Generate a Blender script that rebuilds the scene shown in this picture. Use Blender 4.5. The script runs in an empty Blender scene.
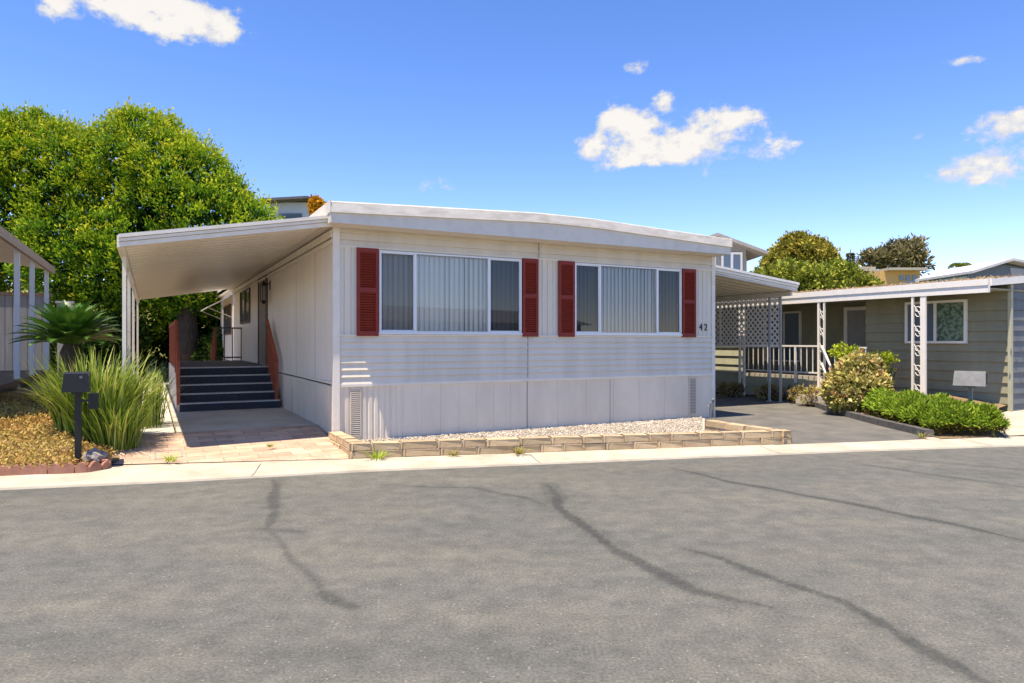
import bpy, math, random
import numpy as np
from mathutils import Vector, Matrix
random.seed(7); rng = np.random.default_rng(7)
sc = bpy.context.scene
col = sc.collection
HC = 1.52                                   # eye height above the road
ANG = math.radians(27.9)                    # the lots stand at this angle to the view
E1 = (math.cos(ANG), math.sin(ANG)); E2 = (-E1[1], E1[0]); P0 = (-2.54, 9.8)
def WL(x, y):                               # lot coordinates -> world
    return (P0[0]+x*E1[0]+y*E2[0], P0[1]+x*E1[1]+y*E2[1])

# ------------------------------------------------------------------ materials
def mat(name, base, rough=.6, base2=None, scale=6.0, detail=6, contrast=(.35,.65), bump=0, bscale=60, metal=0, spec=.4,
        island=0.0, coord='Object', stretch=None):
    m = bpy.data.materials.new(name); m.use_nodes = True
    nt = m.node_tree; b = nt.nodes['Principled BSDF']
    b.inputs['Roughness'].default_value = rough; b.inputs['Metallic'].default_value = metal
    b.inputs['Specular IOR Level'].default_value = spec
    base = tuple(base)+(1,)
    tc = nt.nodes.new('ShaderNodeTexCoord'); vec = tc.outputs[coord]
    if stretch:
        mp = nt.nodes.new('ShaderNodeMapping'); mp.inputs['Scale'].default_value = stretch
        nt.links.new(vec, mp.inputs['Vector']); vec = mp.outputs[0]
    out = None
    if base2 is not None:
        n = nt.nodes.new('ShaderNodeTexNoise'); n.inputs['Scale'].default_value = scale; n.inputs['Detail'].default_value = detail
        n.inputs['Roughness'].default_value = .65
        nt.links.new(vec, n.inputs['Vector'])
        r = nt.nodes.new('ShaderNodeValToRGB'); r.color_ramp.elements[0].position = contrast[0]; r.color_ramp.elements[1].position = contrast[1]
        r.color_ramp.elements[0].color = base; r.color_ramp.elements[1].color = tuple(base2)+(1,)
        nt.links.new(n.outputs['Fac'], r.inputs[0]); out = r.outputs[0]
    if island:
        g = nt.nodes.new('ShaderNodeNewGeometry'); mr = nt.nodes.new('ShaderNodeMapRange')
        mr.inputs['To Min'].default_value = 1-island; mr.inputs['To Max'].default_value = 1+island
        nt.links.new(g.outputs['Random Per Island'], mr.inputs['Value'])
        h = nt.nodes.new('ShaderNodeHueSaturation')
        nt.links.new(mr.outputs[0], h.inputs['Value'])
        if out is None: h.inputs['Color'].default_value = base
        else: nt.links.new(out, h.inputs['Color'])
        out = h.outputs[0]
    if out is None: b.inputs['Base Color'].default_value = base
    else: nt.links.new(out, b.inputs['Base Color'])
    if bump:
        n2 = nt.nodes.new('ShaderNodeTexNoise'); n2.inputs['Scale'].default_value = bscale; n2.inputs['Detail'].default_value = 5
        nt.links.new(vec, n2.inputs['Vector'])
        bp = nt.nodes.new('ShaderNodeBump'); bp.inputs['Strength'].default_value = bump; bp.inputs['Distance'].default_value = .01
        nt.links.new(n2.outputs['Fac'], bp.inputs['Height']); nt.links.new(bp.outputs[0], b.inputs['Normal'])
    return m

def leaf_mat(name, stops, rough=.55, trans=.3, spec=.25):
    m = bpy.data.materials.new(name); m.use_nodes = True; nt = m.node_tree
    b = nt.nodes['Principled BSDF']; b.inputs['Roughness'].default_value = rough; b.inputs['Specular IOR Level'].default_value = spec
    a = nt.nodes.new('ShaderNodeAttribute'); a.attribute_name = 'tint'
    r = nt.nodes.new('ShaderNodeValToRGB')
    while len(r.color_ramp.elements) < len(stops): r.color_ramp.elements.new(.5)
    for e, (p, c) in zip(r.color_ramp.elements, stops): e.position = p; e.color = tuple(c)+(1,)
    nt.links.new(a.outputs['Fac'], r.inputs[0]); nt.links.new(r.outputs[0], b.inputs['Base Color'])
    t = nt.nodes.new('ShaderNodeBsdfTranslucent'); nt.links.new(r.outputs[0], t.inputs['Color'])
    mx = nt.nodes.new('ShaderNodeMixShader'); mx.inputs[0].default_value = trans
    nt.links.new(b.outputs[0], mx.inputs[1]); nt.links.new(t.outputs[0], mx.inputs[2])
    nt.links.new(mx.outputs[0], nt.nodes['Material Output'].inputs[0])
    return m

def glass_mat(name, tint=(.8,.83,.83), boost=1.0, ior=1.5):
    m = bpy.data.materials.new(name); m.use_nodes = True; nt = m.node_tree
    nt.nodes.remove(nt.nodes['Principled BSDF'])
    t = nt.nodes.new('ShaderNodeBsdfTransparent'); t.inputs[0].default_value = tuple(tint)+(1,)
    g = nt.nodes.new('ShaderNodeBsdfGlossy'); g.inputs['Roughness'].default_value = .01; g.inputs[0].default_value = (boost,)*3+(1,)
    f = nt.nodes.new('ShaderNodeFresnel'); f.inputs[0].default_value = ior
    mx = nt.nodes.new('ShaderNodeMixShader'); nt.links.new(f.outputs[0], mx.inputs[0])
    nt.links.new(t.outputs[0], mx.inputs[1]); nt.links.new(g.outputs[0], mx.inputs[2])
    nt.links.new(mx.outputs[0], nt.nodes['Material Output'].inputs[0])
    return m

M = {}
M['siding'] = mat('white_siding', (.62,.562,.455), .5, (.72,.655,.54), 1.6, 7, (.32,.6), bump=.05, bscale=9, stretch=(2.2,2.2,.3))
M['skirt'] = mat('skirting_paint', (.64,.56,.445), .6, (.75,.665,.54), 1.6, 8, (.32,.6), bump=.05, bscale=14, stretch=(1,1,.35))
M['canopy'] = mat('canopy_pan', (.78,.71,.62), .35, (.82,.76,.67), 1.5)
M['side'] = mat('lightened_side_siding', (.70,.64,.56), .55, (.77,.71,.63), 1.1, 5, stretch=(1,1,.5))  # siding paint lightened and warmed; the side wall's brighter light is in the colour
M['trim'] = mat('white_trim', (.70,.65,.55), .45, (.77,.72,.63), 5, 5)
M['roof_metal'] = mat('roof_edge_metal', (.48,.44,.37), .55, (.66,.62,.54), 3, 8, (.32,.6), bump=.08, bscale=7, stretch=(1,1,3))
M['fascia'] = mat('fascia_paint', (.58,.54,.46), .5, (.66,.62,.54), 4, 7, (.3,.55))
M['roof_top'] = mat('roof_coating', (.6,.6,.58), .7, (.75,.75,.73), 2)
M['soffit'] = mat('soffit_paint', (.62,.57,.50), .7)
M['seam'] = mat('seam_gap', (.30,.29,.28), .7)
M['alum'] = mat('window_aluminium', (.70,.71,.71), .35, metal=.3)
M['red'] = mat('dark_red_paint', (.19,.018,.011), .6, (.25,.027,.016), 5, 6, (.3,.7), bump=.1, bscale=40)
M['rust'] = mat('rust_red_paint', (.28,.055,.026), .55, (.38,.085,.04), 8, 6)
M['blind'] = mat('blind_vinyl', (.88,.85,.77), .55)
M['blind_grey'] = mat('blind_fabric', (.62,.61,.58), .65)
M['dark'] = mat('dark_interior', (.03,.03,.03), .8)
M['glass'] = glass_mat('window_glass', (.95,.97,.97), 1.0, 1.62)
M['screen'] = glass_mat('screened_glass', (.58,.58,.57), .9, 1.42)
M['screen_dark'] = glass_mat('dark_screened_glass', (.33,.34,.355), .9, 1.5)
M['black'] = mat('black_paint', (.012,.012,.013), .4)
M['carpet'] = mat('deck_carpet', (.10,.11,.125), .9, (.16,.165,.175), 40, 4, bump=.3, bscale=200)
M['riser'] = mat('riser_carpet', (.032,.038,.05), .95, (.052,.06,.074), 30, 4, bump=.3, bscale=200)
M['nosing'] = mat('step_nosing', (.42,.43,.44), .7, (.52,.53,.53), 10)
M['stepside'] = mat('painted_step_side', (.5,.48,.45), .7, (.62,.6,.57), 3)
M['brown'] = mat('brown_wood', (.10,.065,.045), .6, (.16,.11,.08), 6, 6, stretch=(8,8,1))
M['brownslat'] = mat('brown_door', (.20,.165,.13), .6, (.27,.23,.19), 4, 5, stretch=(6,6,.6))
M['concrete'] = mat('concrete', (.34,.295,.22), .85, (.49,.44,.345), 2.0, 10, (.27,.58), bump=.15, bscale=120)
M['pad'] = mat('concrete_pad', (.36,.345,.29), .85, (.50,.47,.40), 1.8, 9, (.3,.6), bump=.15, bscale=120)
M['slab'] = mat('walkway_concrete', (.50,.46,.37), .85, (.66,.63,.54), 2, 9, (.3,.6), bump=.15, bscale=120)
M['stone'] = mat('planter_block', (.40,.285,.165), .85, (.52,.40,.25), 5, 8, (.3,.65), bump=.5, bscale=35, island=.16)
M['gravel'] = mat('white_gravel', (.42,.365,.29), .9, (.56,.50,.41), 3, island=.35)
M['gravelbed'] = mat('gravel_bed', (.36,.32,.26), .95, (.52,.47,.40), 60, 4, bump=.6, bscale=90)
M['drive'] = mat('driveway_asphalt', (.095,.093,.083), .9, (.17,.16,.138), 2.2, 9, (.3,.68), bump=.5, bscale=160)
M['curb'] = mat('asphalt_curb', (.07,.068,.064), .9, (.13,.125,.115), 9, 6, bump=.5, bscale=60)
M['mulch'] = mat('mulch_soil', (.16,.10,.055), .95, (.30,.21,.11), 18, 8, bump=.8, bscale=45)
M['ground'] = mat('dry_ground', (.20,.16,.10), .95, (.30,.25,.16), .6, 9, bump=.4, bscale=12)
M['hill'] = mat('hill_groundcover', (.10,.12,.03), .95, (.26,.24,.06), .9, 9, (.35,.62), bump=.8, bscale=5)
M['terracotta'] = mat('terracotta_edging', (.30,.13,.085), .85, (.42,.21,.14), 6, 7, island=.12, bump=.3, bscale=60)
M['rock'] = mat('grey_rock', (.14,.12,.105), .9, (.34,.31,.27), 18, 8, bump=.8, bscale=30)
M['green'] = mat('olive_lap_siding', (.225,.215,.135), .6, (.28,.265,.175), 2.5, 6, stretch=(1,1,.4))
M['greenlight'] = mat('pale_olive_paint', (.36,.36,.25), .6, (.43,.43,.31), 3, 5)
M['bluegrey'] = mat('shaded_lap_siding', (.105,.118,.122), .6, (.14,.152,.155), 3, 5)  # lap siding darkened, so the front wall's shade sits in its colour
M['white'] = mat('white_paint', (.76,.72,.64), .45, (.82,.78,.70), 6)
M['nroof'] = mat('white_roof_litter', (.72,.71,.68), .7, (.80,.79,.77), 8)
M['galv'] = mat('galvanised_steel', (.13,.135,.135), .6, (.19,.195,.195), 8, metal=.0)
M['doorgrey'] = mat('screen_door_mesh', (.25,.245,.235), .7, (.30,.295,.28), 4)
M['curtain'] = mat('green_patterned_curtain', (.055,.095,.06), .7, (.17,.25,.165), 14, 2, (.42,.58))
M['bark'] = mat('bark', (.035,.027,.02), .9, (.08,.062,.046), 14, 8, bump=.8, bscale=30, stretch=(1,1,.3))
M['far_grey'] = mat('far_grey_siding', (.21,.21,.185), .7, (.25,.245,.22), 2)
M['far_tan'] = mat('far_tan_siding', (.34,.31,.25), .7, (.4,.36,.29), 2)
M['far_yellow'] = mat('far_ochre_stucco', (.50,.31,.11), .8, (.58,.37,.15), 2)
M['far_pale'] = mat('far_pale_stucco', (.50,.54,.52), .8, (.56,.59,.57), 2)
M['far_blue'] = mat('far_blue_siding', (.10,.15,.20), .7, (.13,.18,.235), 2)
M['far_bluelight'] = mat('far_light_blue_siding', (.36,.44,.50), .7)
M['far_roof'] = mat('far_dark_roof', (.085,.08,.078), .8, (.12,.115,.11), 4)
M['far_roofgrey'] = mat('far_grey_roof', (.24,.225,.21), .8, (.30,.285,.26), 4)
M['far_window'] = mat('far_window_glass', (.10,.14,.17), .12, spec=.7)
M['fence'] = mat('grey_board_fence', (.22,.22,.225), .7, (.28,.28,.28), 2, 6, stretch=(4,4,.5))
M['block'] = mat('pale_block_wall', (.33,.32,.30), .8, (.4,.39,.36), 3)
M['beige'] = mat('beige_awning', (.60,.54,.46), .6, (.68,.62,.54), 4)
M['tanfascia'] = mat('tan_fascia', (.24,.17,.11), .6, (.30,.21,.14), 4)
M['bluewhite'] = mat('bluish_post_paint', (.47,.53,.58), .5)
M['postgrey'] = mat('grey_post_paint', (.34,.35,.34), .55, (.42,.43,.42), 8)
M['far_white'] = mat('far_pale_roof', (.40,.41,.42), .8, (.48,.49,.50), 2)
M['hydrant'] = mat('bent_tube_chrome', (.45,.45,.44), .35, metal=.6)

# ------------------------------------------------------------------ mesh helpers
class MB:
    """collects shapes; build() links them as one mesh object"""
    def __init__(s, off=(0,0,0)): s.v=[]; s.f=[]; s.o=off
    def add(s, vs, fs):
        n=len(s.v); s.v += [(x-s.o[0],y-s.o[1],z-s.o[2]) for x,y,z in vs]; s.f += [tuple(i+n for i in f) for f in fs]; return s
    def quad(s,a,b,c,d): return s.add([a,b,c,d],[(0,1,2,3)])
    def box(s,x0,x1,y0,y1,z0,z1):
        return s.add([(x0,y0,z0),(x1,y0,z0),(x1,y1,z0),(x0,y1,z0),(x0,y0,z1),(x1,y0,z1),(x1,y1,z1),(x0,y1,z1)],
                     [(0,3,2,1),(4,5,6,7),(0,1,5,4),(1,2,6,5),(2,3,7,6),(3,0,4,7)])
    def obox(s,c,ax,ay,az,hx,hy,hz):                 # oriented box
        c=Vector(c); ax=Vector(ax).normalized()*hx; ay=Vector(ay).normalized()*hy; az=Vector(az).normalized()*hz
        vs=[tuple(c+sx*ax+sy*ay+sz*az) for sz in(-1,1) for sx,sy in((-1,-1),(1,-1),(1,1),(-1,1))]
        return s.add(vs,[(0,3,2,1),(4,5,6,7),(0,1,5,4),(1,2,6,5),(2,3,7,6),(3,0,4,7)])
    def bar(s,a,b,w,h=None,up=(0,0,1)):              # rectangular bar from a to b
        a=Vector(a); b=Vector(b); d=b-a; u=Vector(up)
        if abs(d.normalized().dot(u))>.95: u=Vector((0,1,0))
        side=d.cross(u).normalized(); u2=side.cross(d).normalized()
        return s.obox((a+b)/2,d,side,u2,d.length/2,w/2,(h or w)/2)
    def tube(s,pts,rad,n=8,cap=True):
        pts=[Vector(p) for p in pts]; rad=rad if isinstance(rad,(list,tuple)) else [rad]*len(pts)
        vs=[];fs=[]; ref=Vector((.123,.87,.31))
        for i,p in enumerate(pts):
            d=(pts[min(i+1,len(pts)-1)]-pts[max(i-1,0)]).normalized()
            r=ref if abs(d.dot(ref))<.9 else Vector((1,0,0))
            a=d.cross(r).normalized(); b=d.cross(a)
            ref=b if False else ref
            for k in range(n):
                t=2*math.pi*k/n; vs.append(tuple(p+(a*math.cos(t)+b*math.sin(t))*rad[i]))
        for i in range(len(pts)-1):
            for k in range(n):
                fs.append((i*n+k,i*n+(k+1)%n,(i+1)*n+(k+1)%n,(i+1)*n+k))
        if cap: fs.append(tuple(range(n))[::-1]); fs.append(tuple(range((len(pts)-1)*n,len(pts)*n)))
        return s.add(vs,fs)
    def lap(s,a,b,nrm,z0,z1,n,depth):                # clapboards between plan points a,b facing nrm
        h=(z1-z0)/n
        for i in range(n):
            zb=z0+i*h; zt=zb+h
            o=lambda p,d,z:(p[0]+nrm[0]*d,p[1]+nrm[1]*d,z)
            s.quad(o(a,depth,zb),o(b,depth,zb),o(b,.002,zt),o(a,.002,zt))
            s.quad(o(a,.0,zb),o(b,.0,zb),o(b,depth,zb),o(a,depth,zb))
        return s
    def ribs(s,a,b,nrm,z0,z1,pitch,depth,groove=.35):      # vertical ribbed sheet
        a=Vector((a[0],a[1],0)); b=Vector((b[0],b[1],0)); L=(b-a).length; d=(b-a)/L; n=max(1,round(L/pitch)); p=L/n
        nr=Vector((nrm[0],nrm[1],0)); prof=[]
        g=p*groove
        for i in range(n):
            x=i*p; prof += [(x,depth),(x+p-g,depth),(x+p-g*.72,0),(x+p-g*.28,0)]
        prof.append((L,depth))
        pts=[a+d*x+nr*h for x,h in prof]
        vs=[(p.x,p.y,z) for z in(z0,z1) for p in pts]; m=len(pts)
        return s.add(vs,[(i,i+1,m+i+1,m+i) for i in range(m-1)])
    def prism(s,pts,z0,z1):
        n=len(pts); z0f=z0 if callable(z0) else (lambda x,y:z0); z1f=z1 if callable(z1) else (lambda x,y:z1)
        vs=[(x,y,z0f(x,y)) for x,y in pts]+[(x,y,z1f(x,y)) for x,y in pts]
        fs=[tuple(range(n))[::-1],tuple(range(n,2*n))]+[(i,(i+1)%n,n+(i+1)%n,n+i) for i in range(n)]
        return s.add(vs,fs)
    def build(s,name,m,parent=None,smooth=False):
        me=bpy.data.meshes.new(name); me.from_pydata(s.v,[],s.f); me.update()
        me.materials.append(m)
        o=bpy.data.objects.new(name,me); col.objects.link(o)
        if parent: o.parent=parent
        if smooth: me.polygons.foreach_set('use_smooth',[True]*len(me.polygons))
        return o
def tag(o,label=None,cat=None,group=None,kind=None):
    for k,v in (('label',label),('category',cat),('group',group),('kind',kind)):
        if v: o[k]=v
    return o
def empty(name,loc,rz=0,label=None,cat=None,group=None):
    o=bpy.data.objects.new(name,None); col.objects.link(o); o.location=loc; o.rotation_euler=(0,0,rz); o.empty_display_size=.2
    return tag(o,label,cat,group)
def lot_empty(name,x,y,z,label,cat,group=None):
    X,Y=WL(x,y); return empty(name,(X,Y,z),ANG,label,cat,group)
def arr_mesh(name,V,F,m,tint=None,parent=None,smooth=False):
    me=bpy.data.meshes.new(name); V=np.asarray(V,np.float32); F=np.asarray(F,np.int32); k=F.shape[1]
    me.vertices.add(len(V)); me.vertices.foreach_set('co',V.ravel())
    me.loops.add(F.size); me.loops.foreach_set('vertex_index',F.ravel())
    me.polygons.add(len(F)); me.polygons.foreach_set('loop_start',np.arange(len(F),dtype=np.int32)*k)
    me.polygons.foreach_set('loop_total',np.full(len(F),k,np.int32))
    if smooth: me.polygons.foreach_set('use_smooth',np.ones(len(F),bool))
    if tint is not None:
        a=me.attributes.new('tint','FLOAT','POINT'); a.data.foreach_set('value',np.asarray(tint,np.float32))
    me.update(calc_edges=True); me.validate()
    me.materials.append(m); o=bpy.data.objects.new(name,me); col.objects.link(o)
    if parent: o.parent=parent
    return o
def nrmz(a): return a/np.maximum(np.linalg.norm(a,axis=1,keepdims=True),1e-9)
def leaves(pos,d,L,Wd,tint):
    """one folded leaf-shaped face per row; returns V,F,T"""
    N=len(pos); d=nrmz(d); r=nrmz(np.cross(d,rng.normal(size=(N,3)))); up=np.cross(r,d)
    L=np.broadcast_to(L,(N,))[:,None]; Wd=np.broadcast_to(Wd,(N,))[:,None]
    V=np.stack([pos,pos+d*L*.5+r*Wd*.5+up*Wd*.12,pos+d*L-up*L*.10,pos+d*L*.5-r*Wd*.5+up*Wd*.12],1).reshape(-1,3)
    F=np.arange(4*N).reshape(N,4); return V,F,np.repeat(tint,4)
def cat(parts):
    V=[];F=[];T=[];n=0
    for v,f,t in parts: V.append(v);F.append(f+n);T.append(t);n+=len(v)
    return np.concatenate(V),np.concatenate(F),np.concatenate(T)
def sphere_pts(n):
    return nrmz(rng.normal(size=(n,3)))
def tufts(blobs,n,per,rad,L,Wd,tmean=.5,tspread=.2,shell=(.86,1.05),up=.35,spread=.8,fill=0,fillL=None,zmin=-9,tip=.12,zt=0.0):
    """leaf tufts over the outside of a group of ellipsoids, with a sparse fill inside"""
    C=np.array([b[0] for b in blobs],float); R=np.array([b[1] for b in blobs],float)
    area=(R[:,0]*R[:,1]+R[:,0]*R[:,2]+R[:,1]*R[:,2]); k=rng.choice(len(blobs),n*3,p=area/area.sum())
    u=sphere_pts(n*3); rr=rng.uniform(*shell,size=(n*3,1)); p=C[k]+u*R[k]*rr
    q=np.min(np.linalg.norm((p[:,None,:]-C[None])/R[None],axis=2)+10*(np.arange(len(blobs))[None]==k[:,None]),axis=1)
    ok=(q>.88)&(p[:,2]>zmin); p=p[ok][:n]; nr=nrmz((u/R[k])[ok][:n]); n=len(p)
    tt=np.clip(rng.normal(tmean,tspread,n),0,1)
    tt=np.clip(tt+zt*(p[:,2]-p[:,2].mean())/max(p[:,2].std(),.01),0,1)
    ax=nrmz(nr+np.array([0,0,up])+rng.normal(size=(n,3))*.3)
    P=np.repeat(p,per,0)+rng.normal(size=(n*per,3))*rad*.42; A=np.repeat(ax,per,0)
    D=nrmz(A+rng.normal(size=(n*per,3))*spread)
    P=P+A*rad*.2*rng.random((n*per,1))
    S=np.repeat(rng.uniform(.75,1.25,n),per)*rng.uniform(.7,1.3,n*per)
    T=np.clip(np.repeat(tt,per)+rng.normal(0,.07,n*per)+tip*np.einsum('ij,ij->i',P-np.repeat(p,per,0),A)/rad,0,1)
    out=[leaves(P,D,L*S,Wd*S,T)]
    if fill:
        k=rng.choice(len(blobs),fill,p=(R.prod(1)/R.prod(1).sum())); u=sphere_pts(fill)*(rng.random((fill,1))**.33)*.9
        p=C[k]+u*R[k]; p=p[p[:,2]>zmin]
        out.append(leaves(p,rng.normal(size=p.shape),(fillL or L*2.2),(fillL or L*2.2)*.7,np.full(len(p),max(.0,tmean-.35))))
    return cat(out)

# ------------------------------------------------------------------ sun, sky, camera
SUN_L=(-.31,-.12,1.0)
sx=SUN_L[0]*E1[0]+SUN_L[1]*E2[0]; sy=SUN_L[0]*E1[1]+SUN_L[1]*E2[1]
to_sun=Vector((sx,sy,1)).normalized()
elev=math.asin(to_sun.z); rot=math.atan2(to_sun.x,to_sun.y)
ld=bpy.data.lights.new('sun','SUN'); ld.energy=4.6; ld.angle=math.radians(.53); ld.color=(1,.955,.88)
lo=bpy.data.objects.new('sun',ld); col.objects.link(lo); lo.rotation_euler=to_sun.to_track_quat('Z','Y').to_euler()

def build_world():
    w=bpy.data.worlds.new('World'); sc.world=w; w.use_nodes=True; nt=w.node_tree; N=nt.nodes; Lk=nt.links
    bg=N['Background']; outn=N['World Output']
    sky=N.new('ShaderNodeTexSky'); sky.sky_type='NISHITA'; sky.sun_disc=False; sky.sun_elevation=elev; sky.sun_rotation=rot
    sky.air_density=.72; sky.dust_density=.0; sky.ozone_density=2.6
    hs=N.new('ShaderNodeHueSaturation'); hs.inputs['Saturation'].default_value=1.26; hs.inputs['Hue'].default_value=.506; hs.inputs['Value'].default_value=1.33
    Lk.new(sky.outputs[0],hs.inputs['Color'])
    wb=N.new('ShaderNodeMix'); wb.data_type='RGBA'; wb.blend_type='MULTIPLY'; wb.inputs[0].default_value=1; wb.inputs[7].default_value=(1.0,.905,1.0,1)
    Lk.new(hs.outputs[0],wb.inputs[6]); Lk.new(wb.outputs[2],bg.inputs[0]); bg.inputs[1].default_value=.15
    tc=N.new('ShaderNodeTexCoord'); sep=N.new('ShaderNodeSeparateXYZ'); Lk.new(tc.outputs['Generated'],sep.inputs[0])
    def mth(op,a,b=None,c=None):
        n=N.new('ShaderNodeMath'); n.operation=op
        for i,x in enumerate((a,b,c)):
            if x is None: continue
            if isinstance(x,(int,float)): n.inputs[i].default_value=x
            else: Lk.new(x,n.inputs[i])
        return n.outputs[0]
    az=mth('ARCTAN2',sep.outputs[0],sep.outputs[1]); el=mth('ARCSINE',sep.outputs[2])
    # edges of the clouds are broken up by warping azimuth and elevation
    cmb=N.new('ShaderNodeCombineXYZ'); Lk.new(az,cmb.inputs[0]); Lk.new(mth('MULTIPLY',el,1.35),cmb.inputs[1])
    def noise(scale,detail,rough,off):
        mp=N.new('ShaderNodeMapping'); mp.inputs['Location'].default_value=off; Lk.new(cmb.outputs[0],mp.inputs[0])
        n=N.new('ShaderNodeTexNoise'); n.inputs['Scale'].default_value=scale; n.inputs['Detail'].default_value=detail; n.inputs['Roughness'].default_value=rough
        Lk.new(mp.outputs[0],n.inputs['Vector']); return n.outputs['Fac']
    w1=noise(14,3,.5,(3.1,0,0)); w2=noise(14,3,.5,(0,5.3,2)); f=noise(30,9,.62,(1,2,3.7)); f2=noise(9,4,.5,(7,2,1))
    azw=mth('ADD',az,mth('MULTIPLY',mth('SUBTRACT',w1,.5),.035)); elw=mth('ADD',el,mth('MULTIPLY',mth('SUBTRACT',w2,.5),.03))
    # azimuth/elevation (degrees) and half-sizes (degrees) of the puffs that make each cloud
    puffs=[]
    def puff(u,v,ru,rv,s=1.0):
        a=math.atan((u-512)/683); e=math.atan((341.5-v)/math.hypot(683,u-512)); k=1/math.hypot(683,u-512)*1.0
        ru*=1.13; rv*=1.15; puffs.append((a,e,ru*math.cos(a)**2/683,rv*math.cos(a)/683*math.cos(e)**2,s))
    for p in ((590,147,15,10),(610,120,13,13),(634,120,18,16),(650,150,42,16),(694,141,40,17),(738,115,34,12),(664,102,9,10),(778,149,25,10),(625,165,26,6,.7),
              (980,171,42,18,1.2),(1012,124,38,12,1.2),(978,61,30,6,.75),(637,69,13,7,.8),(432,188,17,6,.75),(920,136,10,5,.5),(705,172,20,6,.5),
              (135,6,46,15),(182,20,48,18),(110,-18,80,24),(222,32,20,10),(48,4,18,12),(180,42,18,7,.6)):
        puff(*p)
    tot=None
    for a,e,ra,re,s in puffs:
        dx=mth('MULTIPLY',mth('SUBTRACT',azw,a),.95/ra); dy=mth('MULTIPLY',mth('SUBTRACT',elw,e),.95/re)
        g=mth('MULTIPLY',mth('EXPONENT',mth('MULTIPLY',mth('ADD',mth('MULTIPLY',dx,dx),mth('MULTIPLY',dy,dy)),-1.0)),s)
        tot=g if tot is None else mth('ADD',tot,g)
    tot=mth('MINIMUM',tot,1.25); f3=noise(70,6,.65,(4,9,1))
    dens=mth('ADD',mth('ADD',mth('MULTIPLY',tot,1.2),-.62),mth('ADD',mth('MULTIPLY',mth('SUBTRACT',f,.5),2.6),mth('MULTIPLY',mth('SUBTRACT',f3,.5),1.1)))
    mr=N.new('ShaderNodeMapRange'); mr.interpolation_type='SMOOTHSTEP'; mr.inputs['From Min'].default_value=-.12; mr.inputs['From Max'].default_value=.62
    Lk.new(dens,mr.inputs['Value'])
    gate=N.new('ShaderNodeMapRange'); gate.interpolation_type='SMOOTHSTEP'; gate.inputs['From Min'].default_value=.12; gate.inputs['From Max'].default_value=.42; Lk.new(tot,gate.inputs['Value'])
    fac=mth('MULTIPLY',mr.outputs[0],gate.outputs[0])
    cl=N.new('ShaderNodeValToRGB'); cl.color_ramp.elements[0].color=(.62,.72,.88,1); cl.color_ramp.elements[0].position=.35
    cl.color_ramp.elements[1].color=(.86,.92,1,1); cl.color_ramp.elements[1].position=.62
    Lk.new(mth('ADD',mth('MULTIPLY',f2,.35),mth('MULTIPLY',dens,.55)),cl.inputs[0])
    bg2=N.new('ShaderNodeBackground'); Lk.new(cl.outputs[0],bg2.inputs[0]); bg2.inputs[1].default_value=.6
    mx=N.new('ShaderNodeMixShader'); Lk.new(mth('MULTIPLY',fac,.96),mx.inputs[0]); Lk.new(bg.outputs[0],mx.inputs[1]); Lk.new(bg2.outputs[0],mx.inputs[2])
    Lk.new(mx.outputs[0],outn.inputs[0])
build_world()

cd=bpy.data.cameras.new('camera'); cam=bpy.data.objects.new('camera',cd); col.objects.link(cam)
cd.sensor_width=36; cd.lens=36*683/1024; cd.clip_end=2000; cd.clip_start=.05
cam.location=(0,0,HC); cam.rotation_euler=(math.radians(90),0,0); sc.camera=cam
sc.view_settings.view_transform='Standard'; sc.view_settings.look='None'; sc.view_settings.exposure=.80; sc.view_settings.gamma=1
sc.view_settings.use_white_balance=True; sc.view_settings.white_balance_temperature=7900; sc.view_settings.white_balance_tint=12
sc.cycles.max_bounces=8; sc.cycles.transparent_max_bounces=12; sc.cycles.use_denoising=True

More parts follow.
